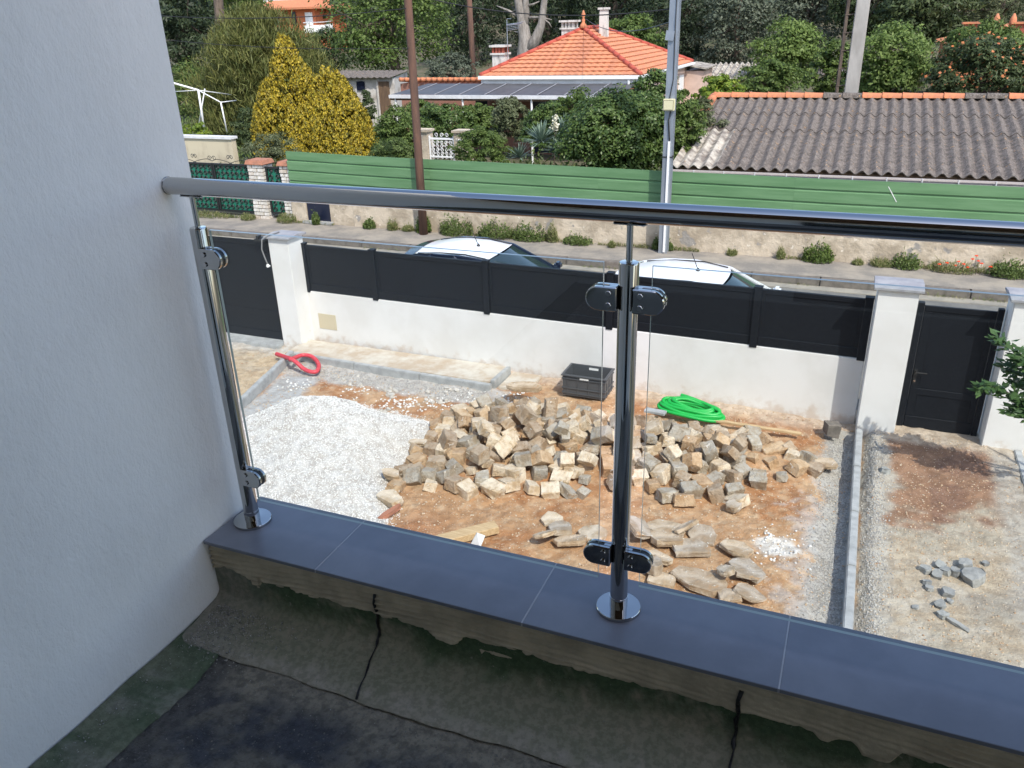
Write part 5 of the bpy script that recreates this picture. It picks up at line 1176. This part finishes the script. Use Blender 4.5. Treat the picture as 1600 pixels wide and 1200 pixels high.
# back row
B = [
 ('pine_tree','dark conifer at the far left edge beside the house wall','tree',282,-70,128,66,42,P_DARK,'ell',.30,.35,130,75),
 ('pine_tree','tall dark pine behind the orange house','tree',470,-130,14,110,78,P_DARK,'ell',.45,.4,110,70),
 ('pine_tree','dark pine directly left of the forked bare tree','tree',735,-90,118,80,55,P_DARK,'ell',.30,.3,150,70),
 ('pine_tree','dark pine behind the forked bare tree','tree',850,-100,100,85,60,P_DARK,'ell',.32,.3,150,70),
 ('pine_tree','dark pine above the ridge of the tiled house','tree',960,-110,88,80,58,P_DARK,'ell',.32,.3,140,70),
 ('pine_tree','dark pine right behind the steel beam pole','tree',1070,-90,112,75,52,P_DARK,'ell',.28,.3,150,70),
 ('broadleaf_tree','grey green tree right of the steel beam pole','tree',1150,-50,112,72,50,P_GREY,'ell',.20,.5,140,75),
 ('broadleaf_tree','grey green tree left of the concrete pole','tree',1262,-60,90,70,52,P_GREY,'ell',.20,.5,130,75),
 ('pine_tree','dark tree at the top right behind the light green tree','tree',1445,-60,78,68,46,P_DARK2,'ell',.24,.4,130,75),
 ('broadleaf_tree','olive leaved tree in the top right corner','tree',1570,-80,48,85,48,P_OLIVE,'ell',.22,.25,120,75),
 ('broadleaf_tree','dark tree behind the concrete pole','tree',1355,-70,60,65,50,P_DARK2,'ell',.24,.4,120,75),
 ('broadleaf_tree','large green broadleaf tree left of the brown timber pole','tree',608,-70,122,104,42,P_MID,'ell',.20,.55,190,85),
 ('broadleaf_tree','fresh green tree behind the right slope of the tiled roof','tree',985,22,92,58,40,P_MID,'ell',.18,.5,90,70),
 ('broadleaf_tree','mid green tree between orange house and broadleaf tree','tree',505,42,122,50,46,P_DARK2,'ell',.2,.5,90,70),
 ('broadleaf_tree','green tree above the pergola at the left','tree',300,95,190,48,34,P_MID,'ell',.16,.5,100,75),
 ('broadleaf_tree','yellowish green tree top left of the orange house','tree',372,-60,32,50,48,P_BRIGHT,'ell',.22,.5,80,70),
 ('broadleaf_tree','bright green tree in front of the grey green trees','tree',1232,30,132,52,36,P_BRIGHT,'ell',.16,.5,110,75),
 ('broadleaf_tree','rounded mid green tree behind the orange ridge tiles','tree',1205,94,160,58,27,P_MID,'ell',.12,.5,110,75),
 ('broadleaf_tree','light green tree right of the concrete pole','tree',1392,38,165,66,27,P_BRIGHT,'ell',.13,.45,170,85),
 ('broadleaf_tree','small light green tree left of the concrete pole','tree',1303,60,160,36,29,P_MID,'ell',.13,.5,90,70),
 ('shrub','grey green shrub left of the left chimney','shrub',705,84,128,46,32,P_GREY,'dome',.13,.35,70,75),
]
for b in B: plant(*b[:13], ncl=b[12], per=b[13], group=TR if b[2] == 'tree' else None) if False else plant(b[0],b[1],b[2],b[3],b[4],b[5],b[6],b[7],b[8],b[9],b[10],b[11],b[12],b[13],group=TR if b[2] == 'tree' else None, up=.2 if 'pine' in b[0] else .4, lump=.45)
plant('flowering_tree','dark green tree with orange blossom at the right behind the corrugated roof','tree',1535,52,162,98,25,P_DARK2,'dome',.11,.45,170,95,extra=(P_FLOW,520,.10),lump=.4)
plant('broadleaf_tree','yellow green leafed tree top in front of the red chimneys at the right','tree',1535,32,120,62,31,P_MID,'ell',.12,.5,150,85,group=TR)
plant('broadleaf_tree','light green tree at the right frame edge behind the orange blossom','tree',1600,50,150,60,29,P_BRIGHT,'ell',.12,.5,120,85,group=TR)
plant('tamarisk_tree','broad feathery olive green conifer left of the golden cypress','tree',410,8,218,116,27,P_FEATH,'tall',.36,.09,680,95,vert=1.4,lump=.3,rc=.22)
plant('laurel_bush','yellow green bush behind the left end of the corrugated roof','shrub',1124,118,165,44,24,P_YEL,'dome',.11,.5,90,85,trunk=False)
# golden cypress, two merged plants in the photo
def gold(label, cx, top, bot, hw, Y, shape, seed, n=520):
    pt, pb = aty(cx, top, Y), aty(cx, bot, Y); mid = (pt+pb)/2; s = (mid-CAM).dot(_f)/F_PX; R = hw*s; H = pt.z-pb.z; r = np.random.default_rng(seed)
    t = thing('golden_cypress', label, 'tree', (mid.x, Y, -3.05)); h = r.uniform(0, 1, n*2); f = SH[shape](h); k = r.uniform(size=n*2) < f+.08; h, f = h[k][:n], f[k][:n]; m_ = len(h)
    a = r.uniform(0, 2*math.pi, m_); wob = 1+.10*(fbm(np.cos(a)*3+seed, np.sin(a)*3+h*5, 1.5, 3, seed)-.5)*2
    C_ = np.stack([mid.x+np.cos(a)*f*R*wob, Y+np.sin(a)*f*R*.9*wob, pb.z+h*H*.96], 1); per = 75
    # each tuft is a small upright flame of sprays
    u = r.uniform(0, 1, (m_, per, 1)); an = r.uniform(0, 6.28, (m_, per)); rr = .13*np.sin(np.pi*np.clip(u[:, :, 0]*.85+.12, 0, 1)); sz = r.uniform(.7, 1.4, (m_, 1))
    out = np.stack([np.cos(a), np.sin(a), 0*a], 1)[:, None]
    P = C_[:, None]+np.stack([np.cos(an)*rr*sz, np.sin(an)*rr*sz, (u[:, :, 0]-.4)*.34*sz], 2)+out*(u-.5)*.12
    D = np.array([0, 0, 1.])+np.stack([np.cos(an)*.5, np.sin(an)*.5, 0*an], 2)+out*.3; Nn = np.stack([np.cos(an), np.sin(an), 0*an+.3], 2)+r.normal(size=P.shape)*.4
    L = .085*r.uniform(.6, 1.3, m_*per); leaf_mesh('crown', P.reshape(-1, 3), Nn.reshape(-1, 3), L, L*.55, P_GOLD, t, D=D.reshape(-1, 3))
    # brown green inner foliage behind the golden tips
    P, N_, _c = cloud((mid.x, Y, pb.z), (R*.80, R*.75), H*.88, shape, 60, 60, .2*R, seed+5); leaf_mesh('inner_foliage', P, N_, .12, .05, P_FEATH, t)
    obj('trunk', MB().tube([(mid.x, Y, -3.3), (mid.x, Y, pb.z+H*.7)], [.12, .04], 7), m_bark, t)
gold('tall pointed golden yellow cypress left of the shed', 458, 54, 272, 70, 20.5, 'flame', 5, 900)
gold('lower rounded golden yellow cypress lobe leaning right of the pointed one', 522, 108, 272, 78, 20.6, 'drop', 9, 900)
# bushes of the front gardens
F_ = [
 ('shrub','dark little conifer in front of the whitewashed shed',574,135,188,18,27,P_DARK2,'drop',.10,.4,60,70),
 ('shrub','round bright green shrub between golden cypress and timber pole',618,165,252,42,19,P_MID,'dome',.085,.5,120,90),
 ('shrub','dense green hedge shrub right of the timber pole',695,160,222,60,21,P_GLOSS,'dome',.085,.5,150,90),
 ('shrub','bronze tinged shrub under the terrace roof',800,150,218,44,21,P_OLIVE,'dome',.09,.45,100,90),
 ('shrub','green shrub above the yucca',862,160,225,56,20,P_GLOSS,'dome',.085,.5,130,90),
 ('shrub','low mixed green shrub right of the white gate',752,200,252,52,17.6,P_MID,'dome',.07,.4,120,90),
 ('shrub','wild green shrub behind the narrow scroll gate',425,205,270,55,18.0,P_OLIVE,'dome',.075,.4,120,80),
 ('shrub','low yellowish plants in front of the pergola legs',308,190,222,34,20,P_YEL,'dome',.09,.4,60,70),
 ('shrub','dark undergrowth below the feathery conifer',390,168,225,40,23,P_DARK2,'dome',.1,.4,80,70),
 ('shrub','hedge shrub under the left end of the terrace roof',660,155,215,48,22.5,P_MID,'dome',.09,.5,110,90),
 ('shrub','leafy shrub between the white gate and the terrace post',745,158,212,40,22,P_MID,'dome',.09,.5,100,90),
 ('shrub','rough grassy shrub under the green hedge by the timber pole',612,215,262,44,17.4,P_WEED,'dome',.07,.3,90,80),
 ('laurel_bush','top of the large glossy laurel nearest the tiled roof',1022,108,240,50,18.2,P_GLOSS,'ell',.085,.5,190,95),
 ('laurel_bush','wide glossy dark green laurel hanging over the green fence',968,142,278,94,16.9,P_GLOSS,'ell',.085,.55,330,110),
 ('laurel_bush','glossy laurel half hidden by the steel beam pole',1060,135,272,42,17.3,P_MID,'ell',.08,.5,150,95),
 ('shrub','reddish green shrub against the gable of the corrugated roof',1098,150,262,34,18.6,P_OLIVE,'ell',.075,.4,100,85),
 ('shrub','green shrub between yucca and laurel',905,135,235,40,19.2,P_MID,'ell',.085,.5,110,85),
]
for b in F_: plant(b[0],b[1],'shrub',b[2],b[3],b[4],b[5],b[6],b[7],b[8],b[9],b[10],b[11],b[12],trunk=False,lump=.35,ground=-3.05,rc=.26)
# bare forked pine
def lb(px, py, y): return aty(px, py, y)
bt = thing('bare_tree', 'pale grey forked tree trunk with bare limbs behind the tiled roof', 'tree', (lb(822,110,44).x, 44, tz(0,44)))
mb = MB(); y = 44
mb.tube([lb(824,130,y), lb(822,88,y), lb(820,60,y), lb(816,30,y), lb(810,0,y), lb(806,-40,y)], [.62,.55,.36,.30,.26,.2], 9)
mb.tube([lb(824,80,y), lb(838,60,y), lb(846,38,y), lb(850,5,y), lb(856,-40,y)], [.42,.30,.22,.18,.12], 8)
mb.tube([lb(819,45,y), lb(822,20,y), lb(821,0,y), lb(822,-40,y)], [.24,.2,.18,.15], 7)
mb.tube([lb(814,28,y), lb(795,17,y), lb(776,9,y)], [.10,.07,.03], 5); mb.tube([lb(814,20,y), lb(805,16,y), lb(800,18,y)], [.07,.05,.02], 5)
mb.tube([lb(824,28,y), lb(845,27,y), lb(862,31,y)], [.09,.06,.03], 5); mb.tube([lb(822,10,y), lb(835,6,y), lb(843,2,y)], [.08,.05,.03], 5); mb.tube([lb(850,30,y), lb(858,36,y), lb(862,43,y)], [.06,.04,.02], 5); mb.tube([lb(818,55,y), lb(808,50,y), lb(803,49,y)], [.08,.05,.02], 5)
obj('trunk', mb, m_barkgrey, bt, smooth=True)
pt_ = thing('pine_tree', 'thick grey brown pine trunk at the top left above the feathery conifer', 'tree', (aty(345,60,40).x, 40, -3))
obj('trunk', MB().tube([aty(345,60,40), aty(343,20,40), aty(339,-20,40), aty(338,-80,40)], [.32,.28,.27,.22], 9), m_bark, pt_, smooth=True)
# wooded slope as one mass
P = []; n = 0
V_, N_, = [], []
r = np.random.default_rng(3)
cxs = r.uniform(-95, 55, 1500); cys = r.uniform(62, 120, 1500); czs = np.array([tz(0, y_) for y_ in cys])+r.uniform(.5, 7.5, 1500)
d = r.normal(size=(1500, 46, 3)); d /= np.linalg.norm(d, axis=2, keepdims=True)
P = np.stack([cxs, cys, czs], 1)[:, None]+d*r.uniform(1.2, 2.6, (1500, 1, 1))*r.uniform(.6, 1, (1500, 46, 1)); leaf_mesh('wooded_slope', P.reshape(-1, 3), (d+np.array([0, -.3, .5])).reshape(-1, 3), .75, .40, P_DARK, kind='stuff')
# undergrowth filling the gardens
m_ = 34000; X_ = r.uniform(-32, 3, m_); Y_ = r.uniform(16.2, 40, m_); k = (fbm(X_, Y_, .8, 3, 4) > .34); X_, Y_ = X_[k], Y_[k]
Z_ = np.array([tz(0, y_) for y_ in Y_])+r.uniform(0, 1, len(X_))**1.5*.9*fbm(X_, Y_, 1.1, 3, 14)*1.4
k = ~((X_ > -3.6) & (Y_ < 26)) & ~((X_ < -6.3) & (X_ > -16.3) & (Y_ > 23.5) & (Y_ < 35)); X_, Y_, Z_ = X_[k], Y_[k], Z_[k]
D = np.c_[r.normal(size=(len(X_), 2))*.5, np.ones(len(X_))]; leaf_mesh('undergrowth', np.c_[X_, Y_, Z_], r.normal(size=(len(X_), 3)), .22, .06, P_WEED, D=D, kind='stuff')
# yucca
def blades(name, label, cat, px, py, Y, n, L, mat, gz=None, W=.05, group=None, spread=1.0, parent=None):
    c = aty(px, py, Y); t = thing(name, label, cat, (c.x, Y, c.z), group); V = []; F = []
    for i in range(n):
        a = rnd.uniform(0, 6.28); el = rnd.uniform(.05, 1.45)**spread; l = L*rnd.uniform(.7, 1.1); d_ = Vector((math.cos(a)*math.cos(el), math.sin(a)*math.cos(el), math.sin(el))); s_ = Vector((-math.sin(a), math.cos(a), 0)); b = len(V)
        for q, w_ in ((0,.6),(.35,1),(.7,.7),(1,.05)):
            p_ = c + d_*l*q + Vector((0,0,-.18*l*q*q)); V += [p_-s_*W*w_*.5, p_+s_*W*w_*.5]
        F += [(b+2*j_, b+2*j_+1, b+2*j_+3, b+2*j_+2) for j_ in range(3)]
    np_mesh('leaves', [tuple(v) for v in V], F, mat, t); return t
blades('yucca','large blue grey yucca rosette in the middle of the front garden','yucca',846,222,17.2,110,.62,P_YUC,W=.045)
blades('yucca','second yucca rosette low at the right above the green fence','yucca',872,238,17.0,90,.5,P_YUC,W=.04)
blades('yucca','pale yucca rosette low at the left above the green fence','yucca',812,246,16.8,80,.45,P_YUC,W=.035)
blades('yucca','yucca rosette behind the large one','yucca',880,205,18.2,80,.55,P_YUC,W=.045)
for (px, t0, b0, lbl) in ((868,180,202,'cream yucca flower spike left of the large laurel'),(925,166,186,'cream yucca flower spike inside the large laurel')):
    a, b = aty(px, t0, 16.4 if px > 900 else 17.6), aty(px-2, b0, 16.4 if px > 900 else 17.6); t = thing('flower_spike', lbl, 'flower', b); n_ = 130; u = r.uniform(0, 1, n_)
    C_ = np.outer(1-u, np.array(b))+np.outer(u, np.array(a))+r.normal(size=(n_, 3))*.05*(1-u[:, None]*.6); leaf_mesh('petals', C_, r.normal(size=(n_, 3)), .07, .05, P_CREAM, t); obj('stalk', MB().tube([b-Vector((0,0,.8)), a], .012, 5), m_bark, t)
# weeds along the street wall
W_ = [(672,358,12,30,P_MID,'tall bright green weed at the foot of the timber pole'),(720,362,26,30,P_WEED,'bushy green weed just right of the timber pole'),(782,366,28,26,P_WEED,'long low green shrub on the pavement above the dark car, left half'),(830,372,28,24,P_WEED,'long low green shrub on the pavement above the dark car, right half'),(868,374,8,28,P_DRY,'dry brown stalk weed against the plaster wall'),(905,379,22,13,P_WEED,'flat dark green weed left of the middle railing post'),(1028,388,7,18,P_WEED,'small weed left of the steel pole foot'),(1048,388,6,12,P_WEED,'small weed right of the steel pole foot'),(1278,408,22,30,P_MID,'round green weed bush standing alone at the plaster wall'),(1375,414,14,12,P_DRY,'low yellowish weed left of the poppies'),(1415,418,20,22,P_WEED,'leafy weed immediately left of the poppies'),(1490,424,36,16,P_DRY,'scruffy grasses among the poppies'),(1575,432,28,26,P_WEED,'green weed right of the poppies at the frame edge'),
 (462,342,16,14,P_DRY,'yellow green grass tuft at the foot of the narrow stone pillar'),(516,342,6,20,P_WEED,'upright weed right of the blue hatch'),(592,350,10,14,P_WEED,'small weed on the wall left of the timber pole'),(625,354,8,16,P_DRY,'yellow flowering weed left of the timber pole'),(644,358,8,10,P_DRY,'tiny dry weed touching the timber pole'),(408,336,12,8,P_DRY,'dry grass under the wider stone pillar'),(345,331,46,6,P_DRY,'strip of dry grass under the green double gate'),(1145,396,8,8,P_DRY,'tiny dry weed at the wall left of the round green weed'),(1220,402,6,14,P_DRY,'thin dry stalk at the wall'),(956,386,5,8,P_DRY,'tiny weed behind the middle railing post'),(1340,410,8,6,P_DRY,'tiny flat weed at the wall foot')]
for px, py, hw, h, mt, lbl in W_:
    c = atz(px, py, -3.225); c.y = min(c.y, 15.28); s = (c-CAM).dot(_f)/F_PX; R = hw*s; H = h*s*1.05; t = thing('weed', lbl, 'weed', c)
    n_ = int(420+1700*R*H*4); u = r.uniform(0, 1, n_); a = r.uniform(0, 6.28, n_); ra = R*np.sqrt(r.uniform(0, 1, n_)); hh = H*u*np.sqrt(np.clip(1-(ra/R)**2*.8, 0, 1))*(.55+.6*fbm(a*2, ra*9, 1.5, 2, int(px)))
    hh = hh*np.where(r.uniform(size=n_) < .07, 1.55, 1.0)*(.45+1.1*fbm(np.cos(a)*ra*9+px, np.sin(a)*ra*9, 1.2, 3, 8)); C_ = np.stack([c.x+ra*np.cos(a)*(.8+.5*fbm(a*3, a*0+px, 1, 2, 3)), c.y+np.minimum(ra, .22)*np.sin(a)*.9, c.z+hh+.01], 1); dry = mt is P_DRY
    D = np.c_[np.cos(a)*.5, np.sin(a)*.4, .5+u*.8]+r.normal(size=(n_, 3))*.4
    leaf_mesh('foliage', C_, r.normal(size=(n_, 3))+np.array([0,-.4,.5]), (.09 if dry else .062), (.012 if dry else .028), mt, t, D=D)
n_ = 9000; xx = r.uniform(-18, 4, n_); w0 = fbm(xx, xx*0, .9, 4, 88) > .47; side = r.uniform(size=n_) < .72; yy = np.where(side, 15.36-np.abs(r.normal(0, .035, n_)), 14.03-np.abs(r.normal(0, .03, n_))); k = w0 & (side | (r.uniform(size=n_) < .5)); xx, yy, side = xx[k], yy[k], side[k]
zz = np.where(side, -3.225, RZ+.01)+r.uniform(0, .07, len(xx))*fbm(xx, yy*0, 3, 3, 5)*1.6
leaf_mesh('verge_grass', np.c_[xx, yy, zz], r.normal(size=(len(xx), 3)), .085, .012, P_DRY, D=np.c_[r.normal(size=(len(xx), 2))*.5, np.ones(len(xx))], kind='stuff')
for i, (px, py) in enumerate(((1468,412),(1480,410),(1493,414),(1498,408),(1506,412),(1520,404),(1526,399),(1529,407),(1534,411),(1548,416),(1512,417))):
    c = aty(px, py, 15.12); t = thing('poppy', 'red poppy in the cluster of wild flowers at the right end of the street wall', 'poppy', (c.x, c.y, -3.22), 'red poppies at the street wall'); 
    a = np.linspace(0, 6.28, 6)[:5]; leaf_mesh('petals', np.stack([c.x+.02*np.cos(a), c.y+.02*np.sin(a), 0*a+c.z], 1), np.stack([np.cos(a)*.5, np.sin(a)*.5, 1+0*a], 1), .05, .05, P_POPPY, t); obj('stem', MB().tube([(c.x, c.y, -3.22), (c.x, c.y, c.z)], .004, 4), m_bark, t)
# small fruit tree at the right
ft = thing('young_tree', 'young tree with leafy branches reaching in from the right in front of the white pillar', 'tree', (3.2, 6.9, GZ))
YB = 6.9
mb = MB().tube([(3.25,6.95,-3.3),(3.15,6.92,-2.9),(3.05,6.9,-2.4),(3.1,6.9,-1.6)], [.045,.035,.028,.012], 8)
br = [[aty(1680,640,YB),aty(1600,625,YB-.1),aty(1560,606,YB-.15),aty(1533,605,YB-.2)],[aty(1680,640,YB),aty(1612,590,YB),aty(1590,552,YB),aty(1556,528,YB)],[aty(1680,660,YB),aty(1612,620,YB+.1),aty(1588,590,YB+.1),aty(1570,566,YB+.05)],[aty(1680,640,YB),aty(1630,630,YB-.2),aty(1604,645,YB-.2),aty(1578,640,YB-.2)],[aty(1680,640,YB),aty(1640,600,YB-.1),aty(1612,575,YB-.1),aty(1592,560,YB-.1)],[aty(1690,700,YB),aty(1640,660,YB-.1),aty(1612,640,YB-.1),aty(1590,625,YB-.12)],[aty(1690,640,YB),aty(1650,580,YB),aty(1655,540,YB)]]
LP, LD, LN = [], [], []
for b in br:
    sp = smooth_pts(b, 8); mb.tube(sp, [.012*(1-.8*i/len(sp)) for i in range(len(sp))], 5)
    mb.tube([(3.05,6.9,-2.5), b[0]], [.02,.013], 5)
    for i in range(2, len(sp)):
        d_ = (sp[i]-sp[i-1]).normalized()
        for k in range(6):
            sd_ = Vector((rnd.gauss(0,1), rnd.gauss(0,1), rnd.gauss(0,.6))).normalized(); dd = (d_*.7+sd_*.9+Vector((0,0,-.25))).normalized(); off = sd_*rnd.uniform(0,.05)
            LP.append(tuple(sp[i]+off+dd*.04)); LD.append(tuple(dd)); LN.append((rnd.gauss(0,.4), rnd.gauss(0,.4)-.2, 1))
obj('trunk', mb, m_bark, ft, smooth=True)
leaf_mesh('leaves', np.array(LP), np.array(LN), .115*r.uniform(.7,1.15,len(LP)), .048, leafmat('fruit_tree_leaves', G_((.05,.10,.03),(.075,.14,.045),(.10,.17,.06),(.04,.08,.025)), .3, .4), ft, D=np.array(LD))
print('OBJECTS', len(bpy.data.objects), 'tris', sum(len(m_.polygons)*2 for m_ in bpy.data.meshes))

for o_ in bpy.data.objects:
    if 'label' in o_ and len(o_['label'].split()) > 16: print('LONG', o_['label'])
